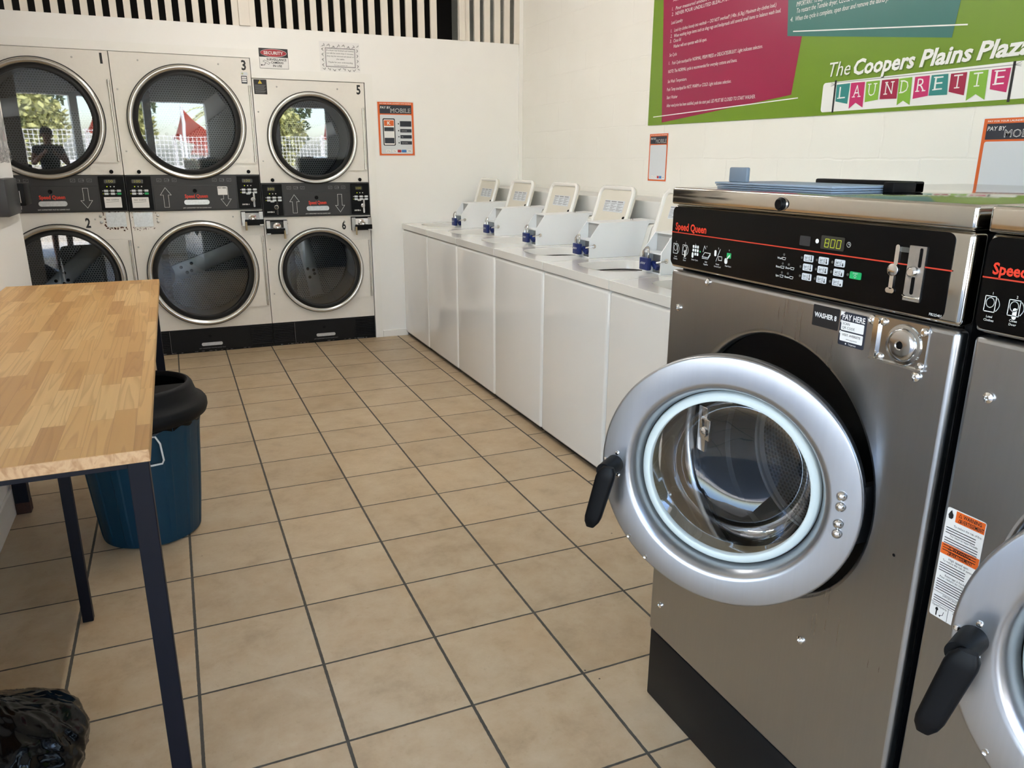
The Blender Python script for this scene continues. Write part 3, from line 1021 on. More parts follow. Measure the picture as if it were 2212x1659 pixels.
    B().lathe((cx - 0.01, YB - 0.0062, 0.125), N, [(0.012, 0), (0.012, 0.002), (0.006, 0.003)], 16, cap1=True).obj('lock', 'black', kd)
    sp = B().text('LINT COMPARTMENT MUST BE CLEANED DAILY', (cx, YB - 0.0066, 0.027), U, V, 0.007, width=0.19, align='c')
    sp.stroke([(fx0 + 0.003, YB - 0.0066, 0.014), (fx0 + 0.003, YB - 0.0066, 0.176)], 0.0018, N)
    sp.obj('door_print', 'grey_print', kd, smooth=False)
    ch = B()
    rnd = random.Random(len(name) + int(nums[0]))
    for q in range(26):
        px = rnd.uniform(x0 + 0.05, x1 - 0.05)
        r = rnd.uniform(0.002, 0.006)
        ch.flat([(px + 2 * r * rnd.uniform(0.6, 1.3) * math.cos(2 * PI * i / 6), YB + 0.0036, 0.0075 + 0.7 * r * rnd.uniform(0.3, 1) * math.sin(2 * PI * i / 6)) for i in range(6)])
    ch.obj('chipped_paint', 'grey_print', plo, smooth=False)
    return T

T12 = dryer_stack('stacked_dryer', 'large stacked dryer numbered 1 over 2, leftmost and partly behind the wall stub', -1.115, -0.205, 2.107, 1.662, 0.597, 0.383, 1.060, 1.308,
                  ('1', '2', -0.47), False, True, None, 'no coins', None, 'plate', (0.12, 0.75), ((0.113, 0.0), (0.113, 0.0)))
T34 = dryer_stack('stacked_dryer', 'large stacked dryer numbered 3 over 4, in the middle of the three', -0.205, 0.699, 2.107, 1.658, 0.597, 0.383, 1.056, 1.307,
                  ('3', '4', 0.578), True, True, 'no coins', None, 'plate', 'lock', (0.6, 0.35), ((0.07, 0.005), (0.08, 0.0)))
T56 = dryer_stack('stacked_dryer', 'smaller stacked dryer numbered 5 over 6, beside the white wall trim', 0.699, 1.514, 1.973, 1.567, 0.577, 0.327, 0.996, 1.246,
                  ('5', '6', 1.302), True, True, None, None, 'lock', 'lock', (0.32, 1.75), ((-0.05, 0.0), (-0.05, 0.0)))

# loose decals on the dryers
def decal(parent, name, x, z, w, h, m, y=YB - 0.0006):
    return B().rrect((x, y, z), X, Z, w, h, 0.003, -Y * 0.0006).obj(name, m, parent, smooth=False)
q = decal(T34, 'care_sticker', 0.630, 1.935, 0.040, 0.052, 'navy')
tb = B()
for i in range(3):
    tb.rrect((0.634, YB - 0.0014, 1.972 - i * 0.013), X, Z, 0.032, 0.009, 0.003)
tb.obj('sticker_print', 'white_print', q, smooth=False)
q = decal(T34, 'pharmacy_sticker', 0.630, 1.990, 0.045, 0.022, 'paper_grey')
cr = B()
cr.stroke([(0.640, YB - 0.0014, 1.996), (0.640, YB - 0.0014, 2.008)], 0.004, -Y).stroke([(0.634, YB - 0.0014, 2.002), (0.646, YB - 0.0014, 2.002)], 0.004, -Y)
cr.obj('green_cross', 'leaf', q, smooth=False)
q = decal(T56, 'warning_decal', 0.712, 1.868, 0.090, 0.100, 'black_print')
B().flat([(0.742, YB - 0.0014, 1.940), (0.770, YB - 0.0014, 1.940), (0.756, YB - 0.0014, 1.965)]).obj('warning_triangle', 'yellow', q, smooth=False)
tb = B()
tb.stroke([(0.756, YB - 0.0018, 1.946), (0.756, YB - 0.0018, 1.956)], 0.003, -Y)
tb.obj('exclamation_mark', 'black_print', q, smooth=False)
tb = B()
for i in range(9):
    tb.stroke([(0.720, YB - 0.0014, 1.930 - i * 0.0065), (0.794 - (i % 3) * 0.006, YB - 0.0014, 1.930 - i * 0.0065)], 0.0016, -Y)
tb.obj('small_print', 'grey_print', q, smooth=False)
q = B().rrect((0.395, YB - 0.0178, 1.165), X, Z, 0.065, 0.060, 0.003, -Y * 0.0006).obj('pay_sticker', 'paper', T34, smooth=False)
B().text('PAY HERE', (0.4275, YB - 0.0188, 1.210), X, Z, 0.009, width=0.056, align='c', bold=0.03).obj('sticker_print', 'black_print', q, smooth=False)

# ------------------------------------------------------------------ top-loading washers
WP, WW = 0.658, 0.652
def make_top_loader():
    """first of the row; local origin at its far front floor corner"""
    T = thing('top_load_washer', 'white top-loading washer tight against the back wall, farthest in its row', 'washing machine', (XW, YB - 0.002, 0), 'row of white top-loading washers')
    o = Vector((XW, YB - 0.002, 0))
    x0, y1, y0 = XW, YB - 0.002, YB - 0.002 - WW
    b = B()
    b.box(x0 + 0.003, x0 + 0.72, y0 + 0.002, y1 - 0.002, 0.028, 0.8765, 0.017, 5)
    body = b.obj('body', 'enamel', T)
    b = B()
    b.box(x0 + 0.02, x0 + 0.7, y0 + 0.01, y1 - 0.01, 0.014, 0.0275)
    b.obj('base_rail', 'darkplinth', T, smooth=False)
    for fx in (0.06, 0.64):
        for fy in (0.06, WW - 0.06):
            B().lathe((x0 + fx, y1 - fy, 0.0), Z, [(0.022, 0), (0.022, 0.008), (0.010, 0.0135)], 16, cap0=True, cap1=True).obj('foot', 'rubber', T)
    # pierced top
    t = B()
    t.plate_hole(Vector((x0, y1, 0.924)), X, Y, Z, 0.0, 0.60, -WW + 0.001, -0.001, superloop(0.295, -0.27, 0.19, 0.185, 3.2), 0.042)
    top = t.obj('top', 'enamel_top', T, angle=50)
    bv = top.modifiers.new('bevel', 'BEVEL')
    bv.width, bv.segments, bv.limit_method, bv.angle_limit = 0.012, 4, 'ANGLE', math.radians(50)
    tb = B()
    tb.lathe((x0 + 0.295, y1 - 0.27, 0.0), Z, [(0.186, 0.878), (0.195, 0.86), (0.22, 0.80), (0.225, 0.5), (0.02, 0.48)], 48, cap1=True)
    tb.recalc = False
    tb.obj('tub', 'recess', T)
    # console along the back
    c = B()
    prof = [(0.602, 0.882), (0.602, 0.926), (0.645, 1.076), (0.656, 1.088), (0.672, 1.092), (0.715, 1.092), (0.715, 0.882)]
    c.prism([(x0 + a, y1 - 0.001, zz) for a, zz in prof], Y * -(WW - 0.002))
    con = c.obj('console', 'plaque', T, smooth=False)
    sd = Vector((0.043, 0, 0.150)).normalized()
    sn = Vector((-sd.z, 0, sd.x))
    p0 = Vector((x0 + 0.602, y1 - 0.02, 0.926)) + sn * 0.0006
    cp = B().rrect(p0 + sd * 0.018, -Y, sd, 0.42, 0.115, 0.006, sn * 0.002).obj('control_panel', 'blackgloss', con, smooth=False)
    pr = B()
    q0 = p0 + sn * 0.0024
    pr.stroke([q0 + sd * 0.028 - Y * 0.012, q0 + sd * 0.028 - Y * 0.405, q0 + sd * 0.123 - Y * 0.405, q0 + sd * 0.123 - Y * 0.012], 0.0016, sn, True)
    for i in range(5):
        pr.stroke([q0 + sd * (0.045 + i * 0.016) - Y * 0.04, q0 + sd * (0.045 + i * 0.016) - Y * (0.10 + 0.02 * (i % 2))], 0.004, sn)
        pr.rrect(q0 + sd * (0.040 + i * 0.016) - Y * 0.16, -Y, sd, 0.03, 0.010, 0.002)
    pr.obj('panel_print', 'white_print', con, smooth=False)
    # open lid leaning back
    hx, hz, L, W, cy = 0.556, 0.930, 0.362, 0.372, -0.272
    ang = math.radians(17)
    LV = Vector((math.sin(ang), 0, math.cos(ang)))
    LN = Vector((-math.cos(ang), 0, math.sin(ang)))
    lo = Vector((x0 + hx, y1 + cy + W / 2, hz))
    LU = -Y
    ld = B().rrect(lo, LU, LV, W, L, 0.045, -LN * 0.016, 7).obj('lid', 'lid_inner', T, angle=30)
    rim = []
    r, ins = 0.038, 0.008
    for cxx, cyy, a0 in ((W - r - ins, r + ins, -PI / 2), (W - r - ins, L - r - ins, 0), (r + ins, L - r - ins, PI / 2), (r + ins, r + ins, PI)):
        for i in range(8):
            a = a0 + PI / 2 * i / 7
            rim.append(lo + LU * (cxx + r * math.cos(a)) + LV * (cyy + r * math.sin(a)) + LN * 0.002)
    B().tube(rim, 0.0125, 10, closed=True).obj('lid_rim', 'enamel_top', ld)
    lab = lo + LN * 0.0008
    lp = B().rrect(lab + LU * 0.085 + LV * 0.215, LU, LV, 0.215, 0.066, 0.002, LN * 0.0005).obj('instruction_label', 'paper_grey', ld, smooth=False)
    tx = B()
    for cidx in range(3):
        u0 = 0.090 + cidx * 0.070
        tx.stroke([lab + LN * 0.001 + LU * u0 + LV * 0.274, lab + LN * 0.001 + LU * (u0 + 0.05) + LV * 0.274], 0.006, LN)
        for i in range(8):
            ln_ = 0.060 - 0.018 * ((i * 7 + cidx * 3) % 3)
            tx.stroke([lab + LN * 0.001 + LU * u0 + LV * (0.264 - i * 0.0058), lab + LN * 0.001 + LU * (u0 + ln_) + LV * (0.264 - i * 0.0058)], 0.0024, LN)
    tx.obj('label_print', 'grey_print', ld, smooth=False)
    for uu in (-0.004, W - 0.03):
        bp = B()
        bp.lathe(lo + LU * uu + LV * 0.185 + LN * (0.002 if uu > 0 else -0.008), LN if uu > 0 else Y, [(0.010, 0), (0.010, 0.008), (0.006, 0.012)], 14, cap0=True, cap1=True)
        bp.obj('bumper', 'black', ld)
    hg = B()
    hg.cyl(lo + LU * 0.03 + Z * -0.002, lo + LU * (W - 0.03) + Z * -0.002, 0.006, seg=12)
    hg.obj('lid_hinge', 'enamel_top', T)
    # coin meter housing at the near side: two side plates, a top and a recessed face
    my0, my1 = y1 - 0.612, y1 - 0.462
    mp = [(0.292, 0.9245), (0.292, 1.022), (0.352, 1.104), (0.653, 1.110), (0.653, 1.0945), (0.6437, 1.0765), (0.6015, 0.930), (0.6015, 0.9245)]
    mt = B()
    for yy in (my0, my1 - 0.006):
        mt.prism([(x0 + a, yy, zz) for a, zz in mp], Y * 0.006)
    mt.prism([(x0 + 0.352, my0 + 0.006, 1.104), (x0 + 0.352, my0 + 0.006, 1.099), (x0 + 0.653, my0 + 0.006, 1.105), (x0 + 0.653, my0 + 0.006, 1.110)], Y * (my1 - my0 - 0.012))
    mt.prism([(x0 + 0.653, my0, 1.0945), (x0 + 0.653, my0, 1.110), (x0 + 0.70, my0, 1.112), (x0 + 0.70, my0, 1.0945)], Y * (my1 - my0))
    meter = mt.obj('coin_meter', 'meter', T, smooth=False)
    mg = B()
    mg.box(x0 + 0.362, x0 + 0.368, my0 + 0.0065, my1 - 0.0065, 1.018, 1.0985)
    mg.obj('meter_face', 'meter_grey', meter, smooth=False)
    sh = B()
    sh.box(x0 + 0.294, x0 + 0.362, my0 + 0.0065, my1 - 0.0065, 1.012, 1.018)
    sh.box(x0 + 0.294, x0 + 0.345, my0 + 0.0065, my1 - 0.0065, 0.9245, 0.930)
    sh.box(x0 + 0.294, x0 + 0.30, my1 - 0.075, my1 - 0.0065, 0.930, 0.975)
    sh.obj('meter_shelf', 'meter', meter, smooth=False)
    cs = B()
    cs.box(x0 + 0.345, x0 + 0.352, my0 + 0.0065, my1 - 0.0065, 0.9305, 1.0115)
    cs.box(x0 + 0.300, x0 + 0.345, my0 + 0.010, my0 + 0.028, 0.94, 1.008)
    cs.obj('coin_mechanism', 'dullsteel', meter, smooth=False)
    cl = B()
    cl.obox((x0 + 0.292, my0 + 0.045, 0.962), X, (Y + Z * 0.5).normalized(), (Z - Y * 0.5).normalized(), 0.02, 0.05, 0.022, 0.003)
    cl.obj('coin_chute', 'lockblue', meter)
    ky = B()
    ky.lathe((x0 + 0.318, my0 - 0.0002, 0.985), -Y, [(0.011, 0), (0.011, 0.003), (0.006, 0.0035)], 16, cap1=True)
    ky.tube([(x0 + 0.318, my0 - 0.002, 0.985), (x0 + 0.306, my0 - 0.02, 0.986), (x0 + 0.285, my0 - 0.012, 0.984), (x0 + 0.275, my0 + 0.01, 0.978)], 0.004, 8)
    ky.obj('key', 'chrome', meter)
    pt = B().rrect((x0 + 0.3615, my0 + 0.045, 1.070), -Y, Z, 0.024, 0.014, 0.004, -X * 0.001)
    pt.obj('price_tag', 'paper', meter, smooth=False)
    B().lathe((x0 + 0.575, my0 + 0.05, 1.1095), Z, [(0.008, 0), (0.008, 0.006), (0.004, 0.009)], 12, cap1=True).obj('screw', 'chrome', meter)
    return T

def make_padlock(T, label):
    x0 = T.location.x
    y1 = T.location.y
    p = Vector((x0 + 0.2700, y1 - 0.520, 0.972))
    P = thing('padlock', label, 'padlock', p, 'blue padlocks on the coin meters')
    bo = B().box(p.x - 0.012, p.x + 0.010, p.y - 0.034, p.y + 0.034, p.z - 0.034, p.z + 0.022, 0.004).obj('body', 'lockblue', P)
    B().tube([p + Vector((0, -0.02, 0.02)), p + Vector((0, -0.02, 0.050)), p + Vector((0.006, -0.012, 0.064)), p + Vector((0.012, 0, 0.068)), p + Vector((0.006, 0.012, 0.064)), p + Vector((0, 0.02, 0.050)), p + Vector((0, 0.02, 0.02))], 0.0045, 10).obj('shackle', 'chrome', P)
    ms = B()
    for i in range(4):
        ms.stroke([p + Vector((-0.0124, 0.022 - i * 0.010, -0.006)), p + Vector((-0.0124, 0.016 - i * 0.010, 0.001))], 0.003, -X)
    ms.obj('lettering', 'white_print', bo, smooth=False)
    return P

W1 = make_top_loader()
ordinal = ['farthest', 'second', 'third', 'fourth', 'fifth', 'sixth']
wl = ['second white top-loading washer from the back wall, lid propped open',
      'third white top-loading washer from the back wall, lid propped open',
      'fourth white top-loading washer from the back wall, dark tub opening showing',
      'fifth white top-loading washer from the back wall, larger dark tub opening showing',
      'sixth white top-loading washer, nearest in its row and half hidden by the steel washers']
loaders = [W1]
for k in range(1, 6):
    loaders.append(dup(W1, (XW, YB - 0.002 - WP * k, 0), wl[k - 1]))
PL = make_padlock(W1, 'padlock hanging on the coin meter of the washer against the back wall')
for k in range(1, 5):
    dup(PL, PL.location + Vector((0, -WP * k, 0)), 'blue padlock hanging on the coin meter of the %s washer from the back wall' % ordinal[k])

# ------------------------------------------------------------------ stainless front-loading washers
def make_front_loader(label, yl, door_angle, number, full):
    """yl = Y of its left (far) edge"""
    T = thing('front_load_washer', label, 'washing machine', (XF, yl, 0), 'stainless front-loading washers')
    W = 0.745
    yr = yl - W
    U, V, N = -Y, Z, -X
    P = lambda s, z, off=0.0: Vector((XF - off, yl - s, z))
    HC, HZ, HR = 0.370, 0.826, 0.2655
    # carcass
    c = B()
    c.box(XF + 0.03, XF + 0.95, yr + 0.006, yr + 0.018, 0.0, 1.318)
    c.box(XF + 0.03, XF + 0.95, yl - 0.018, yl - 0.006, 0.0, 1.318)
    c.box(XF + 0.93, XF + 0.95, yr + 0.006, yl - 0.006, 0.0, 1.318)
    c.obj('cabinet', 'darkplinth', T, smooth=False)
    # plinth
    B().box(XF + 0.006, XF + 0.029, yr + 0.004, yl - 0.001, 0.0, 0.2045, 0.004).obj('plinth', 'darkplinth', T)
    # front panel
    f = B()
    f.plate_hole(P(0, 0), U, V, N, 0.001, W - 0.003, 0.209, 1.1765, circle(HC, HZ, HR), 0.028)
    fp = f.obj('front_panel', 'steel', T, angle=40)
    bv = fp.modifiers.new('bevel', 'BEVEL')
    bv.width, bv.segments, bv.limit_method, bv.angle_limit = 0.009, 4, 'ANGLE', math.radians(60)
    for s, z in ((0.141, 1.165), (0.041, 1.091), (0.584, 1.165), (0.682, 1.091), (0.046, 0.304), (0.519, 0.501), (0.05, 0.62)):
        sc = B()
        sc.lathe(P(s, z, 0.0001), N, [(0.0085, 0), (0.008, 0.003), (0.0035, 0.0055), (0.002, 0.003)], 16, cap1=True)
        sc.obj('bolt', 'chrome', fp)
    B().lathe(P(0.693, 0.779, 0.0002), N, [(0.003, 0), (0.002, 0.001)], 8, cap1=True).obj('screw_hole', 'recess', fp)
    # console
    c = B()
    c.box(XF - 0.004, XF + 0.03, yr + 0.002, yl - 0.001, 1.182, 1.3235, 0.009, 4)
    con = c.obj('console', 'steel_lid', T, angle=40)
    pf = B().rrect(P(0.0035, 1.1885, 0.0042), U, V, W - 0.034, 0.131, 0.013, N * 0.0012)
    pf.obj('console_film', 'blackgloss', con, smooth=False)
    e = 0.0058
    pr = B()
    pr.text('Speed Queen', P(0.016, 1.2685, e), U, V, 0.0155, width=0.113, bold=0.03)
    pr.obj('brand_lettering', 'red_print', con, smooth=False)
    B().stroke([P(0.004, 1.2625, e), P(0.716, 1.2640, e)], 0.0022, N).obj('red_line', 'line_red', con, smooth=False)
    # the six instruction pictograms
    pr = B()
    caps = [['Load', 'Clothes'], ['Close', 'Door'], ['Select Cycle'], ['Add', 'Supplies'], ['Insert', 'Coins/Card'], ['Push Start']]
    xs = [0.023, 0.058, 0.095, 0.135, 0.175, 0.210]
    for i, (s, lines) in enumerate(zip(xs, caps)):
        pr.text(str(i + 1), P(s, 1.2395, e), U, V, 0.0036, align='c')
        for j, t in enumerate(lines):
            pr.text(t, P(s, 1.2065 - j * 0.0052, e), U, V, 0.0033, align='c')
        z = 1.226
        if i in (0, 1):
            pr.stroke([P(s - 0.010, z - 0.011, e), P(s + 0.006, z - 0.011, e), P(s + 0.006, z + 0.011, e), P(s - 0.010, z + 0.011, e)], 0.0011, N, True)
            pr.stroke([P(s - 0.002 + 0.006 * math.cos(a), z + 0.002 + 0.007 * math.sin(a), e) for a in [2 * PI * q / 16 for q in range(16)]], 0.0011, N, True)
            pr.stroke([P(s + 0.008 + 0.004 * math.sin(PI * q / 8), z + 0.009 - 0.018 * q / 8, e) for q in range(9)], 0.0011, N)
        if i == 1:
            pr.rrect(P(s - 0.003, z - 0.016, e), U, V, 0.006, 0.016, 0.0028)
        if i == 2:
            for a in range(3):
                for b_ in range(3):
                    if (a, b_) != (0, 0):
                        pr.rrect(P(s - 0.010 + a * 0.008, z - 0.008 + b_ * 0.008, e), U, V, 0.006, 0.006, 0.001)
            pr.rrect(P(s - 0.012, z - 0.014, e), U, V, 0.007, 0.012, 0.003)
        if i == 3:
            pr.stroke([P(s - 0.014, z - 0.008, e), P(s + 0.006, z - 0.008, e), P(s + 0.014, z + 0.002, e), P(s - 0.006, z + 0.002, e)], 0.0012, N, True)
            pr.stroke([P(s - 0.014, z - 0.011, e), P(s + 0.006, z - 0.011, e), P(s + 0.014, z - 0.001, e)], 0.0012, N)
            pr.stroke([P(s - 0.012, z + 0.003, e), P(s - 0.008, z + 0.016, e), P(s - 0.003, z + 0.010, e)], 0.0012, N)
        if i == 4:
            pr.rrect(P(s - 0.013, z - 0.002, e), U, V, 0.007, 0.013, 0.003)
            pr.stroke([P(s - 0.006, z - 0.012, e), P(s + 0.006, z + 0.014, e)], 0.001, N)
            pr.stroke([P(s + 0.002, z - 0.009, e), P(s + 0.013, z - 0.009, e), P(s + 0.013, z - 0.001, e), P(s + 0.002, z - 0.001, e)], 0.0011, N, True)
        if i == 5:
            pr.rrect(P(s - 0.013, z - 0.014, e + 0.0002), U, V, 0.010, 0.012, 0.0045)
            pr.stroke([P(s - 0.006, z - 0.004, e + 0.0002), P(s + 0.002, z + 0.004, e + 0.0002)], 0.003, N)
    for s, z, t in ((0.362, 1.2405, 'Wash'), (0.360, 1.2240, 'Rinse'), (0.386, 1.2245, 'Door'), (0.360, 1.2070, 'Spin'), (0.386, 1.2075, 'Reset')):
        pr.text(t, P(s - 0.004, z, e), U, V, 0.0037, align='c', bold=0.01)
        pr.stroke([P(s + 0.004, z, e), P(s + 0.011, z, e), P(s + 0.012, z + 0.004, e), P(s + 0.003, z + 0.004, e)], 0.0008, N, True)
    pr.lathe(P(0.447, 1.2825, e), N, [(0.0042, 0), (0.0038, 0.0004)], 14, cap1=True)
    pr.stroke([P(0.519 + 0.0042 * math.cos(a), 1.2832 + 0.0042 * math.sin(a), e) for a in [2 * PI * q / 18 for q in range(18)]], 0.0008, N, True)
    pr.stroke([P(0.519, 1.286, e), P(0.519, 1.283, e), P(0.5213, 1.283, e)], 0.0008, N)
    if full:
        pr.text('F8225401', P(0.691, 1.1925, e), U, V, 0.0040, width=0.021)
    pr.obj('panel_print', 'white_print', con, smooth=False)
    gk = B().rrect(P(0.203, 1.2245, e), U, V, 0.014, 0.011, 0.001).rrect(P(0.111, 1.2265, e), U, V, 0.004, 0.003, 0.0005)
    gk.obj('green_print', 'green_key', con, smooth=False)
    if full:
        B().rrect(P(0.457, 1.2705, e), U, V, 0.053, 0.0235, 0.002, N * 0.001).obj('display', 'dispglass', con, smooth=False)
        # seven-segment figures
        dg = B()
        segs = {'a': ((0, 2), (1, 2)), 'b': ((1, 2), (1, 1)), 'c': ((1, 1), (1, 0)), 'd': ((0, 0), (1, 0)), 'e': ((0, 0), (0, 1)), 'f': ((0, 1), (0, 2)), 'g': ((0, 1), (1, 1))}
        for i, ss in enumerate(('abcdefg', 'abcdef', 'abcdef')):
            for q in ss:
                (a, b_), (c_, d_) = segs[q]
                pt = lambda gx, gy: P(0.4665 + i * 0.0135 + gx * 0.0085 + gy * 0.0006, 1.2745 + gy * 0.0070, e + 0.0014)
                A_, B_ = pt(a, b_), pt(c_, d_)
                dd = (B_ - A_) * 0.07
                dg.stroke([A_ + dd, B_ - dd], 0.0011, N)
        dg.obj('display_digits', 'led', con, smooth=False)
        B().rrect(P(0.405, 1.2715, e), U, V, 0.026, 0.0175, 0.002, N * 0.0004).obj('sensor_window', 'charcoal', con, smooth=False)
        kt = B()
        kp = B()
        temps = [['95°C', '60°C', '40°C'], ['90°C', '60°C', '40°C'], ['70°C', '50°C', '30°C']]
        fills = [[1, .8, .3], [1, .7, .35], [1, .5, .05]]
        for i, s in enumerate((0.432, 0.468, 0.505)):
            for j, z in enumerate((1.250, 1.2335, 1.2163)):
                kt.rrect(P(s - 0.0112, z - 0.0062, e), U, V, 0.0225, 0.0124, 0.0018, N * 0.0012)
                kp.text(temps[j][i], P(s - 0.0022, z - 0.0018, e + 0.0014), U, V, 0.0042, width=0.0095, align='c', bold=0.01)
                kp.stroke([P(s - 0.008, z + 0.0042, e + 0.0014), P(s - 0.0075, z - 0.0042, e + 0.0014), P(s + 0.0032, z - 0.0042, e + 0.0014), P(s + 0.0037, z + 0.0042, e + 0.0014)], 0.0007, N)
                kp.lathe(P(s + 0.0075, z - 0.0030, e + 0.0014), N, [(0.0018, 0), (0.0017, 0.0001)], 10, cap1=True)
                kp.stroke([P(s + 0.0075, z - 0.002, e + 0.0014), P(s + 0.0075, z - 0.002 + 0.0065 * fills[j][i], e + 0.0014)], 0.0017, N)
        kt.obj('keypad', 'paper_grey', con, smooth=False)
        kp.obj('keypad_print', 'black_print', con, smooth=False)
        sb = B().rrect(P(0.530, 1.2275, e), U, V, 0.024, 0.0120, 0.0018, N * 0.0012).obj('start_button', 'green_key', con, smooth=False)
        sp = B().text('START', P(0.542, 1.2355, e + 0.0014), U, V, 0.0026, align='c')
        sp.stroke([P(0.542, 1.2290, e + 0.0014), P(0.5445, 1.2318, e + 0.0014), P(0.542, 1.2346, e + 0.0014), P(0.5395, 1.2318, e + 0.0014)], 0.0005, N, True)
        sp.obj('button_print', 'white_print', con, smooth=False)
        lp = B()
        for s, z in ((0.415, 1.2495), (0.452, 1.2495), (0.488, 1.250), (0.414, 1.233), (0.452, 1.233), (0.488, 1.233), (0.415, 1.216), (0.452, 1.216), (0.488, 1.216), (0.525, 1.233), (0.369, 1.250), (0.368, 1.233), (0.384, 1.233), (0.368, 1.216), (0.384, 1.216)):
            lp.lathe(P(s, z, e), N, [(0.0025, 0), (0.0022, 0.0008)], 10, cap1=True)
        lp.obj('indicator_lamps', 'ledoff', con)
        # coin slot: keyhole-shaped trim, then the slotted plate
        cs = B()
        cs.rrect(P(0.6155, 1.2605, e), U, V, 0.0075, 0.033, 0.0037, N * 0.002)
        cs.lathe(P(0.6145, 1.2525, e), N, [(0.0102, 0), (0.0102, 0.0016), (0.009, 0.0022)], 24, cap1=True)
        cs.rrect(P(0.6115, 1.222, e), U, V, 0.0075, 0.027, 0.0035, N * 0.002)
        cs.rrect(P(0.6065, 1.2155, e), U, V, 0.0165, 0.0085, 0.004, N * 0.002)
        cs.obj('coin_return_trim', 'chrome', con)
        B().flat([P(0.620, 1.2865, e), P(0.624, 1.2905, e), P(0.640, 1.2905, e), P(0.640, 1.2825, e), P(0.624, 1.2825, e)]).obj('coin_arrow', 'ledoff', con, smooth=False)
        sp = B().rrect(P(0.641, 1.2085, e), U, V, 0.0305, 0.086, 0.0008, N * 0.002).obj('coin_plate', 'dullsteel', con, smooth=False)
        sk = B()
        sk.rrect(P(0.6605, 1.262, e + 0.0022), U, V, 0.0052, 0.030, 0.0025, N * 0.0003)
        sk.rrect(P(0.6525, 1.219, e + 0.0022), U, V, 0.0062, 0.029, 0.003, N * 0.0003)
        sk.obj('coin_slot', 'recess', sp, smooth=False)
        kn = B()
        kn.lathe(P(0.6535, 1.2545, e + 0.0022), N, [(0.0098, 0), (0.0090, 0.004), (0.0055, 0.0075)], 24, cap1=True)
        kn.obj('coin_knob', 'chrome', sp)
        kn = B()
        kn.tube([P(0.6425, 1.2165, e + 0.004), P(0.649, 1.2150, e + 0.0075), P(0.661, 1.2148, e + 0.0075), P(0.669, 1.2150, e + 0.004)], 0.0020, 8)
        kn.obj('coin_bar', 'chrome', sp)
        # stickers
        ws = B().rrect(P(0.452, 1.131, 0.0003), U, V, 0.061, 0.0385, 0.002, N * 0.0006).obj('number_sticker', 'black_print', T, smooth=False)
        B().text('WASHER 8', P(0.4825, 1.1475, 0.0012), U, V, 0.0085, width=0.052, align='c', bold=0.025).obj('sticker_print', 'white_print', ws, smooth=False)
        ps = B().rrect(P(0.517, 1.109, 0.0003), U, V, 0.0565, 0.059, 0.003, N * 0.0006).obj('pay_sticker', 'navy', T, smooth=False)
        pw = B()
        pw.text('PAY HERE', P(0.546, 1.1545, 0.0012), U, V, 0.0095, width=0.049, align='c', bold=0.02)
        pw.rrect(P(0.5205, 1.1355, 0.0011), U, V, 0.0495, 0.0165, 0.002)
        pw.rrect(P(0.5205, 1.1165, 0.0011), U, V, 0.0495, 0.0165, 0.002)
        for zz in (1.1505, 1.1315):
            pw.lathe(P(0.5205, zz, 0.0011), N, [(0.0026, 0), (0.0024, 0.0002)], 14, cap1=True)
        pw.text('Tangerpay', P(0.549, 1.1115, 0.0012), U, V, 0.0028, align='c')
        pw.lathe(P(0.535, 1.1127, 0.0012), N, [(0.0015, 0), (0.0014, 0.0001)], 10, cap1=True)
        pw.flat([P(0.517, 1.168, 0.0014), P(0.527, 1.168, 0.0014), P(0.517, 1.159, 0.0014)])
        pw.obj('sticker_print', 'paper', ps, smooth=False)
        pk = B()
        pk.text('SCAN', P(0.5235, 1.1455, 0.0014), U, V, 0.0042)
        pk.text('QR CODE', P(0.5235, 1.1385, 0.0014), U, V, 0.0042)
        pk.text('VISIT WEBSITE', P(0.5450, 1.1260, 0.0014), U, V, 0.0042, align='c', width=0.040)
        pk.text('www.epay.biz/tel', P(0.5465, 1.1195, 0.0014), U, V, 0.0024, align='c')
        pk.text('A', P(0.5205, 1.1495, 0.0015), U, V, 0.0022, align='c')
        pk.text('B', P(0.5205, 1.1305, 0.0015), U, V, 0.0022, align='c')
        pk.obj('sticker_text', 'navy', ps, smooth=False)
        # coin vault
        cv = B().rrect(P(0.590, 1.100, 0.0002), U, V, 0.1035, 0.0745, 0.002, N * 0.002).obj('coin_vault_plate', 'vault', T, smooth=False)
        rb = B()
        rb.rrect(P(0.5925, 1.1045, 0.0022), U, V, 0.010, 0.067, 0.003, N * 0.005)
        rb.rrect(P(0.5905, 1.1005, 0.0022), U, V, 0.1025, 0.0032, 0.001, N * 0.005)
        rb.obj('vault_rim', 'chrome', cv)
        B().lathe(P(0.652, 1.1365, 0.0022), N, [(0.0340, 0), (0.0325, 0.0030), (0.0275, 0.0040), (0.0268, 0.0065), (0.0240, 0.0095), (0.0180, 0.0112), (0.0075, 0.0116), (0.0055, 0.0100)], 36).obj('lock_barrel', 'vault', cv)
        B().lathe(P(0.652, 1.1365, 0.0022), N, [(0.0060, 0.0104), (0.0055, 0.0107)], 18, cap1=True).obj('keyhole', 'recess', cv)
        for s, z in ((0.6095, 1.1665), (0.6865, 1.164), (0.6095, 1.108), (0.6865, 1.1085)):
            B().lathe(P(s, z, 0.0022), N, [(0.0068, 0), (0.0062, 0.003), (0.003, 0.0055)], 18, cap1=True).obj('rivet', 'chrome', cv)
    else:
        ws = B().rrect(P(0.010, 0.716, 0.0003), U, V, 0.064, 0.189, 0.004, N * 0.0006).obj('warning_label', 'paper', T, smooth=False)
        B().rrect(P(0.0255, 0.885, 0.0011), U, V, 0.0475, 0.0185, 0.0005).obj('orange_band', 'warn_orange', ws, smooth=False)
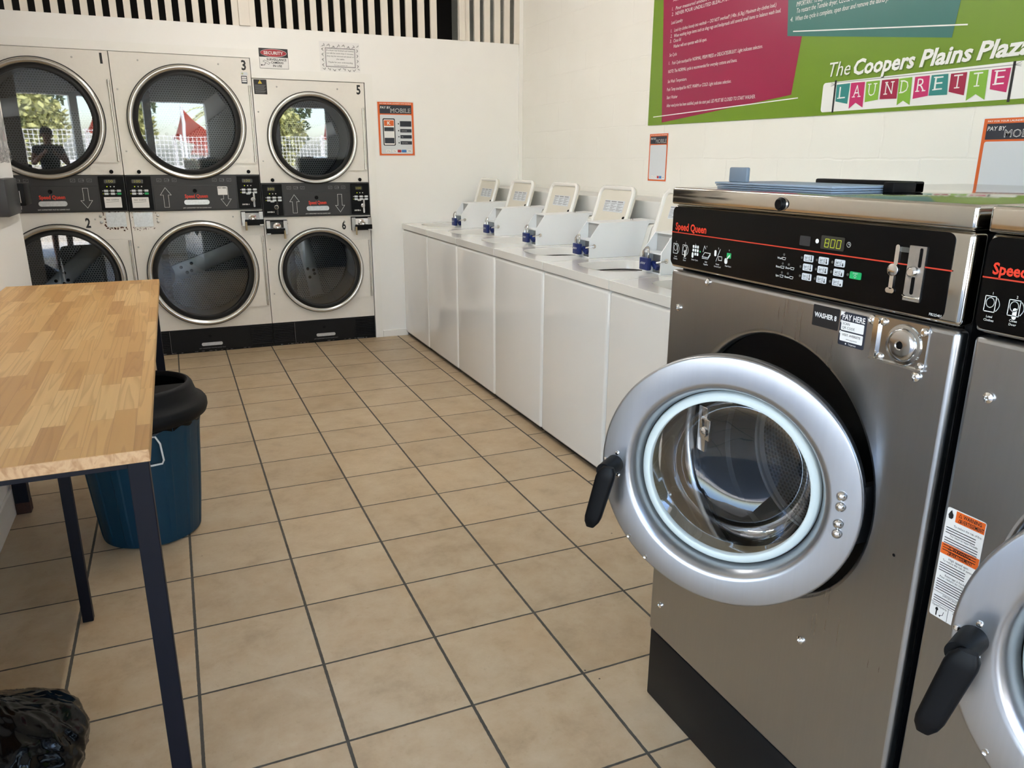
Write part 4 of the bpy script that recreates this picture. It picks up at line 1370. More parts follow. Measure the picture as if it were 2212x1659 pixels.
        B().rrect(P(0.0105, 0.826, 0.0011), U, V, 0.063, 0.0185, 0.0005).obj('orange_band', 'warn_orange', ws, smooth=False)
        wt = B()
        for z in (0.885, 0.826):
            s0 = 0.0495 if z > 0.86 else 0.042
            wt.text('WARNING', P(s0 + 0.003, z + 0.0105, 0.0013), U, V, 0.0058, width=0.030, align='c', bold=0.02)
            wt.text('AVERTISSEMENT', P(s0 + 0.003, z + 0.0022, 0.0013), U, V, 0.0058, width=0.039, align='c', bold=0.02)
            for zz in (z + 0.0105, z + 0.0022):
                wt.stroke([P(s0 - 0.019, zz, 0.0013), P(s0 - 0.0145, zz, 0.0013), P(s0 - 0.0168, zz + 0.0055, 0.0013)], 0.0007, N, True)
        wt.text('To reduce the risk of fire:', P(0.048, 0.8765, 0.0013), U, V, 0.0034, align='c', width=0.046)
        wt.text('Pour réduire les risques d\'incendie:', P(0.045, 0.8585, 0.0013), U, V, 0.0034, align='c', width=0.046)
        wt.text('High speed spin', P(0.043, 0.8195, 0.0013), U, V, 0.0036, align='c')
        wt.text('To reduce the risk of serious', P(0.043, 0.8145, 0.0013), U, V, 0.0034, align='c', width=0.052)
        wt.text('Essorage à haute', P(0.043, 0.7905, 0.0013), U, V, 0.0036, align='c')
        wt.text('Pour réduire les risques de', P(0.043, 0.7855, 0.0013), U, V, 0.0034, align='c', width=0.052)
        wt.text('IMPORTANT', P(0.040, 0.7555, 0.0013), U, V, 0.0030, align='c')
        wt.text('Open/Ouverte', P(0.0255, 0.7345, 0.0013), U, V, 0.0036, align='c', width=0.026)
        wt.text('Closed', P(0.056, 0.7345, 0.0013), U, V, 0.0036, align='c')
        for z in [0.872 - 0.0042 * i for i in range(3)] + [0.8545 - 0.0042 * i for i in range(6)] + [0.8105 - 0.0042 * i for i in range(4)] + [0.7815 - 0.0042 * i for i in range(5)] + [0.7520 - 0.0042 * i for i in range(3)]:
            wt.stroke([P(0.014, z, 0.0013), P(0.068 - 0.006 * (int(z * 5000) % 3), z, 0.0013)], 0.0013, N)
        wt.stroke([P(0.011, 0.760, 0.0013), P(0.073, 0.760, 0.0013)], 0.0006, N)
        wt.stroke([P(0.011, 0.740, 0.0013), P(0.073, 0.740, 0.0013)], 0.0006, N)
        wt.stroke([P(0.041, 0.740, 0.0013), P(0.041, 0.717, 0.0013)], 0.0006, N)
        wt.stroke([P(0.022, 0.732, 0.0013), P(0.022, 0.720, 0.0013)], 0.0022, N)
        wt.lathe(P(0.022, 0.730, 0.0013), N, [(0.0026, 0), (0.0024, 0.0002)], 12, cap1=True)
        wt.stroke([P(0.034, 0.730, 0.0013), P(0.033, 0.724, 0.0013), P(0.028, 0.721, 0.0013)], 0.0008, N)
        wt.flat([P(0.0265, 0.721, 0.0013), P(0.0295, 0.7232, 0.0013), P(0.0295, 0.7188, 0.0013)])
        wt.flat([P(0.0145, 0.8875, 0.0013), P(0.013, 0.893, 0.0013), P(0.0155, 0.8985, 0.0013), P(0.018, 0.902, 0.0013), P(0.019, 0.898, 0.0013), P(0.0215, 0.895, 0.0013), P(0.0215, 0.890, 0.0013), P(0.019, 0.8872, 0.0013)])
        wt.obj('label_text', 'black_print', ws, smooth=False)
    # top
    tp = B()
    tp.box(XF - 0.010, XF + 0.955, yr, yl, 1.3245, 1.362, 0.006, 3)
    tpo = tp.obj('top_cover', 'steel_lid', T, angle=40)
    if full:
        B().lathe(P(0.354, 1.3425, 0.0102), N, [(0.0125, 0), (0.0125, 0.004), (0.0105, 0.0055), (0.0105, 0.008), (0.0085, 0.0095), (0.004, 0.0085)], 28, cap1=True).obj('top_lock', 'black', tpo)
        B().lathe(P(0.354, 1.3425, 0.0102), N, [(0.0133, 0.0), (0.0133, 0.0018), (0.012, 0.002)], 28).obj('lock_ring', 'chrome', tpo)
    # soap dispenser flap on the top
    if full:
        dl = B()
        for i, (z0, z1, ins) in enumerate(((1.3622, 1.3655, 0.004), (1.3665, 1.3700, 0.002), (1.3708, 1.3752, 0.0))):
            dl.box(XF + 0.062 + ins, XF + 0.245, yl - 0.400 + ins, yl - 0.058 - ins, z0, z1, 0.0012)
        dlo = dl.obj('dispenser_flap', 'slateblue_hi', T)
        B().box(XF + 0.072, XF + 0.082, yl - 0.150, yl - 0.092, 1.3753, 1.4065, 0.003).obj('flap_tab', 'slateblue', dlo)
        hb = B()
        hb.box(XF + 0.246, XF + 0.272, yl - 0.425, yl - 0.17, 1.3622, 1.3835, 0.003)
        hb.box(XF + 0.19, XF + 0.272, yl - 0.425, yl - 0.4005, 1.3622, 1.3825, 0.003)
        hb.obj('flap_hinge', 'black', dlo)
    # behind the hole: black recess, steel ring, basket
    oc = P(HC, HZ)
    rc = B()
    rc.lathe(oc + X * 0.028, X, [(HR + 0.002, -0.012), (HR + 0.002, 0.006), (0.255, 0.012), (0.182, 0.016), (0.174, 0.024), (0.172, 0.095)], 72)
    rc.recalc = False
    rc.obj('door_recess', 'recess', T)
    rs = B()
    rs.lathe(oc + X * 0.12, X, [(0.1725, 0.0), (0.170, 0.006), (0.176, 0.018), (0.172, 0.028), (0.24, 0.042)], 72)
    rs.recalc = False
    rs.obj('basket_lip', 'basket', T)
    bs = B()
    bs.lathe(oc + X * 0.16, X, [(0.242, 0.0), (0.244, 0.02), (0.244, 0.40)], 72)
    bs.recalc = False
    bk = bs.obj('basket', 'perf_wash', T, origin=oc)
    bb = B()
    bb.lathe(oc + X * 0.56, N, [(0.244, 0.0), (0.23, 0.012), (0.05, 0.03), (0.02, 0.035)], 72, cap1=True)
    bb.obj('basket_back', 'perf_wash_back', bk, origin=oc)
    for k in range(3):
        a = 0.5 + k * 2 * PI / 3
        rdir = Vector((0, math.cos(a), math.sin(a)))
        td = X.cross(rdir)
        rb_ = B()
        c0 = oc + rdir * 0.243 + X * 0.18
        rb_.prism([c0 + td * 0.03, c0 - rdir * 0.06 + td * 0.008, c0 - rdir * 0.06 - td * 0.008, c0 - td * 0.03], X * 0.36)
        rb_.obj('lifter', 'basket', bk, smooth=False)
    # door catch inside the recess
    lk = B()
    lc = P(HC - 0.236, HZ - 0.008) + X * 0.030
    lk.box(lc.x - 0.008, lc.x + 0.006, lc.y - 0.012, lc.y + 0.020, lc.z - 0.055, lc.z + 0.055, 0.003)
    lk.box(lc.x - 0.016, lc.x - 0.0085, lc.y - 0.034, lc.y + 0.006, lc.z - 0.02, lc.z + 0.032, 0.003)
    lk.lathe((lc.x - 0.0165, lc.y - 0.018, lc.z), N, [(0.013, 0), (0.012, 0.005), (0.006, 0.009)], 20, cap1=True)
    lko = lk.obj('door_catch', 'chrome', T)
    # ---- door
    a = door_angle
    n = Vector((-math.cos(a), -math.sin(a), 0))
    h = Vector((math.sin(a), -math.cos(a), 0))
    DR = 0.252
    hinge = Vector((XF - 0.017, yl - 0.635 - 0.001, HZ))
    dc = hinge - h * DR
    Q = lambda u_, v_, off=0.0: dc + h * u_ + Z * v_ + n * off
    d = B()
    d.lathe(dc, n, [(0.196, -0.032), (0.246, -0.034), (0.251, -0.028), (DR, -0.009), (0.2516, -0.0045), (0.2505, -0.0015), (0.2487, -0.0003), (0.2465, 0.0), (0.2005, 0.0), (0.1945, -0.0012), (0.1895, -0.0050), (0.1855, -0.0130), (0.1800, -0.0250), (0.1765, -0.040)], 128)
    door = d.obj('door', 'steel_door', T, angle=55)
    g_ = B()
    g_.lathe(dc, n, [(0.1755, -0.040), (0.1738, -0.033), (0.1715, -0.0305), (0.1590, -0.0275), (0.1572, -0.029), (0.1565, -0.040)], 128)
    g_.obj('gasket_ring', 'gasket', door, angle=60)
    gl = B()
    gl.lathe(dc, n, [(0.1570, -0.034), (0.1560, -0.060), (0.153, -0.090), (0.145, -0.115), (0.134, -0.135), (0.115, -0.148), (0.085, -0.155), (0.045, -0.158), (0.002, -0.1590)], 96, cap1=True)
    gl.obj('glass_bowl', 'bowl', door, angle=80)
    cl = B()
    cl.lathe(dc, n, [(0.203, -0.034), (0.203, -0.098), (0.199, -0.106), (0.172, -0.108), (0.167, -0.098), (0.166, -0.040)], 96)
    cl.obj('door_seal', 'collar', door, angle=50)
    for u_, v_ in ((0.2135, 0.031), (0.214, 0.011), (0.214, -0.022), (0.214, -0.041)):
        B().lathe(Q(u_, v_, 0.0002), n, [(0.0092, 0), (0.0085, 0.0035), (0.0055, 0.0065), (0.002, 0.0078)], 22, cap1=True).obj('hinge_bolt', 'chrome', door)
    for u_, v_ in ((-0.183, -0.160), (-0.144, -0.197)):
        B().lathe(Q(u_, v_, 0.0001), n, [(0.0045, 0), (0.004, 0.0012), (0.002, 0.0002)], 14, cap1=True).obj('rivet', 'chrome', door)
    hg = B()
    hg.box(hinge.x + 0.006, XF + 0.05, hinge.y + 0.012, hinge.y + 0.030, HZ - 0.06, HZ + 0.05, 0.003)
    hg.obj('door_hinge', 'darkplinth', T)
    # handle: a stub and a tapered lever hanging from it
    hu, hv = -0.222, -0.006
    hs = B()
    hs.lathe(Q(hu, hv, 0.0002), n, [(0.0185, 0), (0.018, 0.02), (0.0165, 0.052)], 28, cap1=True)
    ho = hs.obj('handle', 'black', door)
    lv = B()
    tip = Vector((-0.030, -0.128))
    secs = []
    for i in range(13):
        t = i / 12
        cu_, cv_ = hu + 0.008 + tip.x * t + 0.004, hv + 0.014 + (tip.y - 0.006) * t
        hw = 0.0205 * (1 - 0.18 * t)
        th_ = 0.0095
        if i == 0: hw *= 0.55; th_ *= 0.6
        if i == 1: hw *= 0.9; th_ *= 0.95
        if i == 12: hw *= 0.5; th_ *= 0.55
        if i == 11: hw *= 0.88; th_ *= 0.9
        off = 0.057 + 0.010 * t
        secs.append([Q(cu_ + hw * math.copysign(abs(math.cos(b_)) ** 0.6, math.cos(b_)), cv_, off + th_ * math.copysign(abs(math.sin(b_)) ** 0.6, math.sin(b_))) for b_ in [2 * PI * q / 20 for q in range(20)]])
    vs = [p_ for s_ in secs for p_ in s_]
    fs = []
    for i in range(12):
        for q in range(20):
            w_ = (q + 1) % 20
            fs.append((i * 20 + q, i * 20 + w_, (i + 1) * 20 + w_, (i + 1) * 20 + q))
    fs += [tuple(range(19, -1, -1)), tuple(range(240, 260))]
    lv.faces(vs, fs)
    lv.obj('lever', 'black', ho, angle=50)
    for u_, v_ in ((hu + 0.004, hv + 0.024), (hu + 0.008, hv - 0.024), (hu - 0.021, hv + 0.006)):
        B().lathe(Q(u_, v_, 0.0002), n, [(0.0042, 0), (0.004, 0.002), (0.002, 0.0035)], 12, cap1=True).obj('screw', 'chrome', ho)
    return T

F8 = make_front_loader('stainless front-loading washer with its round door ajar, facing us at right', -4.158, 0.584, '8', True)
F9 = make_front_loader('stainless front-loading washer cut off by the right edge, warning label beside its door', -4.921, 0.30, '9', False)

# ------------------------------------------------------------------ folding table, bin and bag
TX0, TX1, TY0, TY1, TZ = XL + 0.013, -0.018, -4.055, -1.60, 0.860
tb = thing('folding_table', 'long pine-topped table with a black steel frame at left', 'table', ((TX0 + TX1) / 2, (TY0 + TY1) / 2, 0))
B().box(TX0, TX1, TY0, TY1, TZ - 0.026, TZ, 0.0015, 1).obj('tabletop', 'wood', tb, smooth=False)
rl = B()
rl.box(TX0 + 0.03, TX1 - 0.043, TY0 + 0.012, TY0 + 0.040, TZ - 0.040, TZ - 0.0262, 0.001)
rl.obj('end_rail', 'table_steel', tb, smooth=False)
B().box(TX0 + 0.03, TX1 - 0.043, TY1 - 0.040, TY1 - 0.012, TZ - 0.055, TZ - 0.0262, 0.001).obj('end_rail', 'table_steel', tb, smooth=False)
B().box(TX1 - 0.040, TX1 - 0.012, TY0 + 0.041, TY1 - 0.041, TZ - 0.052, TZ - 0.0262, 0.001).obj('side_rail', 'table_steel', tb, smooth=False)
B().box(TX0 + 0.002, TX0 + 0.028, TY0 + 0.041, TY1 - 0.041, TZ - 0.052, TZ - 0.0262, 0.001).obj('side_rail', 'table_steel', tb, smooth=False)
for lx0, lx1, ly0, ly1, top_, foot in ((TX1 - 0.044, TX1 - 0.004, TY0 + 0.004, TY0 + 0.040, TZ - 0.0262, False), (TX1 - 0.060, TX1 - 0.022, TY1 - 0.0395, TY1 - 0.002, TZ - 0.0555, False),
                             (-0.327, -0.296, -3.175, -3.145, TZ - 0.0262, False), (TX0 + 0.0005, TX0 + 0.052, -2.20, -2.15, TZ - 0.0525, True)):
    lg = B().box(lx0, lx1, ly0, ly1, 0.0, top_, 0.002).obj('leg', 'table_steel', tb, smooth=False)
    if foot:
        B().box(lx0 - 0.0004, lx1 + 0.001, ly0 - 0.001, ly1 + 0.001, 0.0, 0.05, 0.002).obj('rusty_foot', 'rust', lg, smooth=False)

BX, BY = -0.130, -2.550
bn = thing('rubbish_bin', 'round blue plastic bin with a black lid beside the table', 'bin', (BX, BY, 0))
def flute(a, j):
    k = (a * 14 / (2 * PI)) % 1.0
    inside = 0.16 < k < 0.84
    return 1.0 - (0.016 if inside and 2 <= j <= 6 else 0.0)
bd = B()
bd.lathe((BX, BY, 0), Z, [(0.165, 0.0), (0.178, 0.006), (0.181, 0.02), (0.183, 0.035), (0.194, 0.14), (0.206, 0.28), (0.217, 0.42), (0.220, 0.45), (0.224, 0.50), (0.219, 0.50), (0.212, 0.40), (0.176, 0.012)], 224, cap0=True, cap1=True, rad=flute)
bdo = bd.obj('body', 'bin_blue', bn, angle=25)
lb = B()
lb.lathe((BX, BY, 0), Z, [(0.2255, 0.470), (0.246, 0.482), (0.252, 0.500), (0.251, 0.520), (0.243, 0.532), (0.226, 0.538), (0.214, 0.560), (0.205, 0.590), (0.198, 0.600), (0.188, 0.603), (0.181, 0.598), (0.178, 0.585)], 96)
lid = lb.obj('lid', 'bin_lid', bn, angle=50)
fl = B()
fl.plate_hole(Vector((BX, BY, 0.586)), X, Y, Z, -0.01, 0.01, -0.01, 0.01, circle(0, 0, 0.005), 0.004) if False else None
pts = [(BX + 0.178 * math.cos(t), BY + 0.178 * math.sin(t), 0.583) for t in [PI * 0.98 + PI * 1.04 * i / 40 for i in range(41)]]
fl.prism(pts, Z * -0.006)
fl.obj('lid_shelf', 'bin_lid', lid, smooth=False)
ll = B()
for i in range(7):
    a0 = 3.6 + i * 0.42
    r0 = 0.226
    ll.prism([(BX + r0 * math.cos(a0 + q * 0.05), BY + r0 * math.sin(a0 + q * 0.05), 0.470 - 0.006 * (1 + math.sin(i * 2.1 + q * 0.9))) for q in range(9)] + [(BX + r0 * math.cos(a0 + q * 0.05), BY + r0 * math.sin(a0 + q * 0.05), 0.500) for q in range(8, -1, -1)], Vector((math.cos(a0 + 0.2), math.sin(a0 + 0.2), 0)) * 0.002)
ll.obj('liner_edge', 'bag', bn, smooth=False)
hw = B()
ha = math.radians(285)
hr_, ht = Vector((math.cos(ha), math.sin(ha), 0)), Vector((-math.sin(ha), math.cos(ha), 0))
hc = Vector((BX, BY, 0)) + hr_ * 0.232
hw.tube([hc - ht * 0.02 - hr_ * 0.012 + Z * 0.455, hc - ht * 0.0 + Z * 0.457 + hr_ * 0.004, hc + ht * 0.012 + Z * 0.43 + hr_ * 0.01, hc + ht * 0.018 + Z * 0.365 + hr_ * 0.008, hc + ht * 0.012 + Z * 0.352 + hr_ * 0.006, hc - ht * 0.02 + Z * 0.350, hc - ht * 0.045 + Z * 0.350 - hr_ * 0.006], 0.0035, 8)
hw.obj('wire_handle', 'wire', bn)

bg = bmesh.new()
bmesh.ops.create_icosphere(bg, subdivisions=6, radius=1.0)
BGX, BGY = -0.425, -3.88
for vv in bg.verts:
    p = vv.co.copy()
    f = 1.0
    f += 0.10 * noise.noise(p * 1.7 + Vector((3, 1, 7)))
    rid = abs(noise.noise(Vector((p.x * 3.1, p.y * 3.1, p.z * 1.1)) + Vector((9, 2, 4))))
    f += 0.10 * (0.35 - rid)
    rid2 = abs(noise.noise(Vector((p.x * 7.5 + p.z * 2, p.y * 7.5, p.z * 3.0)) + Vector((1, 5, 2))))
    f += 0.055 * (0.3 - rid2)
    rid3 = abs(noise.noise(p * 17 + Vector((4, 4, 1))))
    f += 0.018 * (0.3 - rid3)
    q = Vector((p.x * 0.180 * f, p.y * 0.19 * f, p.z * 0.125 * f))
    if p.z > 0.75:
        k = (p.z - 0.75) / 0.25
        q.x *= 1 - 0.55 * k
        q.y *= 1 - 0.55 * k
        q.z += 0.035 * k
    z = q.z + 0.104
    if z < 0.004:
        z = 0.004 + 0.1 * (z - 0.004) if z > -0.03 else 0.001
        z = max(z, 0.0005)
    vv.co = Vector((BGX + q.x, BGY + q.y, z))
bgb = B()
bgb.bm.free()
bgb.bm = bg
tag(bgb.obj('rubbish_bag', 'bag', angle=180), 'full black plastic rubbish bag on the floor under the table', 'rubbish bag')

# ------------------------------------------------------------------ card terminal on the wall stub
tm = thing('payment_terminal', 'dark grey card payment terminal fixed to the white wall stub at left', 'card reader', (XL, -1.18, 1.16))
B().box(XL + 0.0005, XL + 0.05, -1.42, -1.10, 1.155, 1.325, 0.006).obj('housing', 'terminal', tm)
rd = B().box(XL + 0.0005, XL + 0.075, -1.098, -0.90, 1.188, 1.297, 0.006).obj('reader', 'black', tm)
tx = B()
for i in range(4):
    tx.stroke([(XL + 0.035 + i * 0.006, -1.0982, 1.205), (XL + 0.035 + i * 0.006, -1.0982, 1.27 - 0.01 * (i % 2))], 0.003, -Y)
tx.obj('reader_print', 'white_print', rd, smooth=False)

ps_ = thing('plastic_sleeve', 'crumpled clear plastic sleeve hanging on the wall stub above the card terminal', 'plastic sleeve', (XL, -1.1, 1.40))
pv, pf_ = [], []
for i in range(21):
    for j in range(29):
        yy, zz = -1.30 + 0.39 * i / 20, 1.40 + 0.34 * j / 28
        pv.append(Vector((XL + 0.004 + 0.016 * (0.5 + 0.5 * math.sin(yy * 60 + 2.5 * math.sin(zz * 22))) * (1 - 0.85 * j / 28), yy, zz + 0.006 * math.sin(yy * 45) * (1 - j / 28))))
for i in range(20):
    for j in range(28):
        pf_.append((i * 29 + j, (i + 1) * 29 + j, (i + 1) * 29 + j + 1, i * 29 + j + 1))
B().faces(pv, pf_).obj('film', 'film', ps_, angle=180)

# ------------------------------------------------------------------ signs on the back wall
def back_sheet(name, label, cat, x0, x1, z0, z1, m, th=0.0012, y=YB + 0.0035):
    T = thing(name, label, cat, ((x0 + x1) / 2, y, z0))
    b = B().box(x0, x1, y - th, y, z0, z1).obj('sheet', m, T, smooth=False)
    return T, b, y - th - 0.0004

T, sh, ys = back_sheet('security_sign', 'red, black and white surveillance sign on the back wall', 'sign', 0.765, 0.967, 2.044, 2.180, 'paper', 0.002)
sb = B().rrect((0.767, ys, 2.121), X, Z, 0.198, 0.057, 0.002)
sb.obj('black_band', 'black_print', sh, smooth=False)
ov = B()
ell = lambda rx, rz, y: [(0.866 + rx * math.cos(a), y, 2.1495 + rz * math.sin(a)) for a in [2 * PI * i / 40 for i in range(40)]]
ov.flat(ell(0.091, 0.0255, ys - 0.0006))
ov.obj('red_oval', 'signred', sh, smooth=False)
wt = B()
wt.stroke(ell(0.091, 0.0255, ys - 0.0009), 0.002, -Y, True)
wt.text('SECURITY', (0.866, ys - 0.0012, 2.1395), X, Z, 0.020, width=0.135, align='c', bold=0.02)
wt.obj('white_lettering', 'white_print', sh, smooth=False)
bt = B()
bt.text('SURVEILLANCE', (0.885, ys - 0.0004, 2.099), X, Z, 0.0145, width=0.138, align='c', bold=0.02)
bt.text('CAMERAS', (0.888, ys - 0.0004, 2.079), X, Z, 0.0135, width=0.086, align='c', bold=0.02)
bt.text('IN USE', (0.889, ys - 0.0004, 2.057), X, Z, 0.0145, width=0.062, align='c', bold=0.02)
bt.stroke([(0.790, ys - 0.0004, 2.092), (0.800, ys - 0.0004, 2.100), (0.838, ys - 0.0004, 2.083), (0.828, ys - 0.0004, 2.072)], 0.002, -Y, True)
bt.stroke([(0.806, ys - 0.0004, 2.080), (0.798, ys - 0.0004, 2.066), (0.780, ys - 0.0004, 2.066)], 0.003, -Y)
bt.lathe((0.779, ys - 0.0004, 2.066), -Y, [(0.005, 0), (0.005, 0.0002)], 12, cap1=True)
bt.stroke([(0.766, ys - 0.0004, 2.0452), (0.966, ys - 0.0004, 2.0452), (0.966, ys - 0.0004, 2.179), (0.766, ys - 0.0004, 2.179)], 0.002, -Y, True)
bt.obj('black_lettering', 'black_print', sh, smooth=False)

T, sh, ys = back_sheet('paper_notice', 'white paper notice with a leafy drawn border on the back wall', 'notice', 1.195, 1.492, 2.045, 2.250, 'paper')
nb = B()
x0, x1, z0, z1 = 1.238, 1.456, 2.078, 2.206
nb.stroke([(x0, ys, z0), (x1, ys, z0), (x1, ys, z1), (x0, ys, z1)], 0.003, -Y, True)
nb.stroke([(x0 + 0.005, ys, z0 + 0.005), (x1 - 0.005, ys, z0 + 0.005), (x1 - 0.005, ys, z1 - 0.005), (x0 + 0.005, ys, z1 - 0.005)], 0.001, -Y, True)
for i, t in enumerate(['If a dryer has finished and clothes', 'are left for more than 5 minutes,', 'they may be removed and placed on', 'the table.', 'Thanks for your understanding.']):
    nb.text(t, (1.347, ys, 2.186 - i * 0.0195 - (0.003 if i == 4 else 0)), X, Z, 0.0098, align='c', width=min(0.2, 0.0061 * len(t)))
nb.text('The Coopers Laundrette Team', (1.347, ys, 2.087), X, Z, 0.006, align='c', width=0.10)
rnd = random.Random(3)
def leaf(cx_, cz_, a, L):
    d_ = Vector((math.cos(a), 0, math.sin(a)))
    s_ = Vector((-math.sin(a), 0, math.cos(a)))
    c_ = Vector((cx_, ys, cz_))
    nb.stroke([c_, c_ + d_ * L * 0.35 + s_ * L * 0.22, c_ + d_ * L, c_ + d_ * L * 0.35 - s_ * L * 0.22], 0.0012, -Y, True)
    nb.stroke([c_ - d_ * L * 0.5, c_ + d_ * L * 0.7], 0.001, -Y)
for i in range(15):
    leaf(1.215 + i * 0.0185, 2.216 + 0.006 * math.sin(i), 0.6 + 1.4 * (i % 2) + rnd.uniform(-.3, .3), 0.017)
    leaf(1.215 + i * 0.0185, 2.064 + 0.005 * math.sin(i), -0.6 - 1.6 * (i % 2) + rnd.uniform(-.3, .3), 0.015)
for i in range(8):
    leaf(1.222, 2.078 + i * 0.018, 2.2 + 1.6 * (i % 2), 0.016)
    leaf(1.470, 2.078 + i * 0.018, 0.9 - 1.6 * (i % 2), 0.014)
nb.obj('print', 'black_print', sh, smooth=False)

def pay_poster(place, name, label, W, H, phone):
    """place(u, v, off) maps sheet coordinates (metres, from the lower-left corner) to the wall"""
    o, U, V, N = place
    P = lambda u, v, off=0.0: o + U * u + V * v + N * off
    T = thing(name, label, 'poster', o, 'pay by mobile posters')
    sheet = B().rrect(P(0, 0, 0.0004), U, V, W, H, 0.004, N * 0.0012).obj('sheet', 'paper', T, smooth=False)
    e = 0.0020
    m = 0.022 * W
    B().rrect(P(m, m * 1.2, e), U, V, W - 2 * m, H - 2.4 * m, 0.002).obj('orange_border', 'orange', sheet, smooth=False)
    b = W * 0.075
    B().rrect(P(b, H * 0.775, e + 0.0004), U, V, W - 2 * b, H * 0.155, 0.001).obj('navy_header', 'navy', sheet, smooth=False)
    B().rrect(P(b, H * 0.05, e + 0.0004), U, V, W - 2 * b, H * 0.705, 0.008).obj('grey_panel', 'paper_grey', sheet, smooth=False)
    w = B()
    w.text('PAY FOR YOUR LAUNDRY WITH MOBILE', P(W / 2, H * 0.946, e + 0.0004), U, V, H * 0.016, width=W * 0.84, align='c', bold=0.02)
    w.text('PAY BY', P(W * 0.09, H * 0.862, e + 0.0008), U, (V + U * 0.12), H * 0.040, width=W * 0.27, bold=0.01)
    mv, mf, mx0, mx1 = text_mesh('MOBILE')
    w.obj('white_lettering', 'white_print', sheet, smooth=False)
    g = B()
    # outlined word: a pale word with a slightly thinner dark word on top
    g.text('MOBILE', P(W * 0.36, H * 0.795, e + 0.0008), U, V, H * 0.072, width=W * 0.54, bold=0.012)
    g.obj('outline_lettering', 'white_print', sheet, smooth=False)
    g = B()
    g.text('MOBILE', P(W * 0.36 + W * 0.006, H * 0.795 + H * 0.004, e + 0.0012), U, V, H * 0.064, width=W * 0.528, bold=-0.018)
    g.obj('outline_filling', 'navy', sheet, smooth=False)
    lg = B()
    for i, (u_, mt) in enumerate(((0.20, 'paper'), (0.37, 'paper'), (0.51, 'signred'), (0.62, 'visablue'), (0.77, 'paper'))):
        w_ = 0.10 if mt == 'signred' else 0.13
        B().rrect(P(W * u_, H * 0.075, e + 0.0008), U, V, W * w_, H * 0.05, 0.004).obj('payment_mark', mt, sheet, smooth=False)
    lg.text('G Pay', P(W * 0.265, H * 0.092, e + 0.0012), U, V, H * 0.018, width=W * 0.09, align='c')
    lg.text('Pay', P(W * 0.435, H * 0.092, e + 0.0012), U, V, H * 0.018, width=W * 0.06, align='c')
    lg.text('VISA', P(W * 0.835, H * 0.092, e + 0.0012), U, V, H * 0.018, width=W * 0.09, align='c', bold=0.02)
    if phone:
        ph = B().rrect(P(W * 0.14, H * 0.20, e + 0.0008), U, V, W * 0.33, H * 0.49, 0.010).obj('phone_picture', 'black_print', sheet, smooth=False)
        B().rrect(P(W * 0.165, H * 0.215, e + 0.0012), U, V, W * 0.28, H * 0.455, 0.007).obj('phone_screen', 'paper', sheet, smooth=False)
        B().rrect(P(W * 0.175, H * 0.555, e + 0.0016), U, V, W * 0.26, H * 0.10, 0.004).obj('phone_banner', 'orange', sheet, smooth=False)
        B().rrect(P(W * 0.175, H * 0.24, e + 0.0016), U, V, W * 0.26, H * 0.10, 0.002).rrect(P(W * 0.175, H * 0.46, e + 0.0016), U, V, W * 0.26, H * 0.07, 0.002).obj('phone_blocks', 'navy', sheet, smooth=False)
        st = B()
        tt = B()
        for i, (zz, t) in enumerate(((0.545, ''), (0.44, 'Load money'), (0.33, 'Pay'), (0.22, 'Start machine'))):
            hh = 0.10 if i == 0 else 0.062
            st.rrect(P(W * 0.60, H * zz, e + 0.0008), U, V, W * 0.31, H * hh, 0.002)
            st.lathe(P(W * 0.56, H * (zz + hh / 2), e + 0.0008), N, [(W * 0.018, 0), (W * 0.017, 0.0002)], 12, cap1=True)
            if t:
                tt.text(t, P(W * 0.64, H * (zz + 0.024), e + 0.0012), U, V, H * 0.014)
        tt.text('K', P(W * 0.305, H * 0.578, e + 0.0020), U, V, H * 0.055, width=W * 0.09, align='c', bold=0.04)
        st.obj('step_blocks', 'navy', sheet, smooth=False)
        tt.obj('step_lettering', 'white_print', sheet, smooth=False)
    lg.obj('payment_lettering', 'black_print', sheet, smooth=False)
    return T

pp = pay_poster((Vector((1.606, YB + 0.0035, 1.440)), (X + Z * 0.006).normalized(), (Z - X * 0.006).normalized(), -Y), 'mobile_payment_poster',
                'orange pay by mobile poster with a phone picture on the back wall', 0.298, 0.412, True)
pay_poster((Vector((XR, -1.452, 1.293)), -Y, Z, -X), 'mobile_payment_poster', 'small orange pay by mobile poster under the left end of the green banner', 0.205, 0.288, False)
pay_poster((Vector((XR, -3.640, 1.225)), -Y, Z, -X), 'mobile_payment_poster', 'orange pay by mobile poster at the right edge, behind the steel washers', 0.250, 0.352, False)

# ------------------------------------------------------------------ the green banner
XB = XR - 0.006
bT = thing('laundry_banner', 'big green instruction banner with magenta and teal panels on the block wall', 'banner', (XR, -2.7, 1.62))
BY0, BY1, BZ1 = -1.433, -4.35, 2.75
P = lambda y, z, off=0.0: Vector((XB - off, y, z))
# its lower edge falls slightly towards the front of the shop
zb = lambda y: 1.626 + (y - BY0) * 0.0049
sheet = B().prism([P(BY0, zb(BY0)), P(BY1, zb(BY1)), P(BY1, BZ1), P(BY0, BZ1)], X * 0.0055).obj('sheet', 'ban_green', bT, smooth=False)
B().flat([P(-1.5, 2.75, 0.0006), P(-1.583, 1.638, 0.0006), P(-2.647, 1.721, 0.0006), P(-2.78, 2.75, 0.0006)][::-1]).obj('magenta_panel', 'ban_pink', sheet, smooth=False)
B().flat([P(-2.50, 2.75, 0.0012), P(-2.584, 1.985, 0.0012), P(-3.462, 1.866, 0.0012), P(-3.56, 2.75, 0.0012)][::-1]).obj('teal_panel', 'ban_teal', sheet, smooth=False)
e = 0.0018
tx = B()
U, V = -Y, Z
def line(t, y, z, cap=0.0175, yend=None):
    tx.text(t, P(y, z, e), U, V, cap, width=(y - yend) if yend else None, shear=0.12)
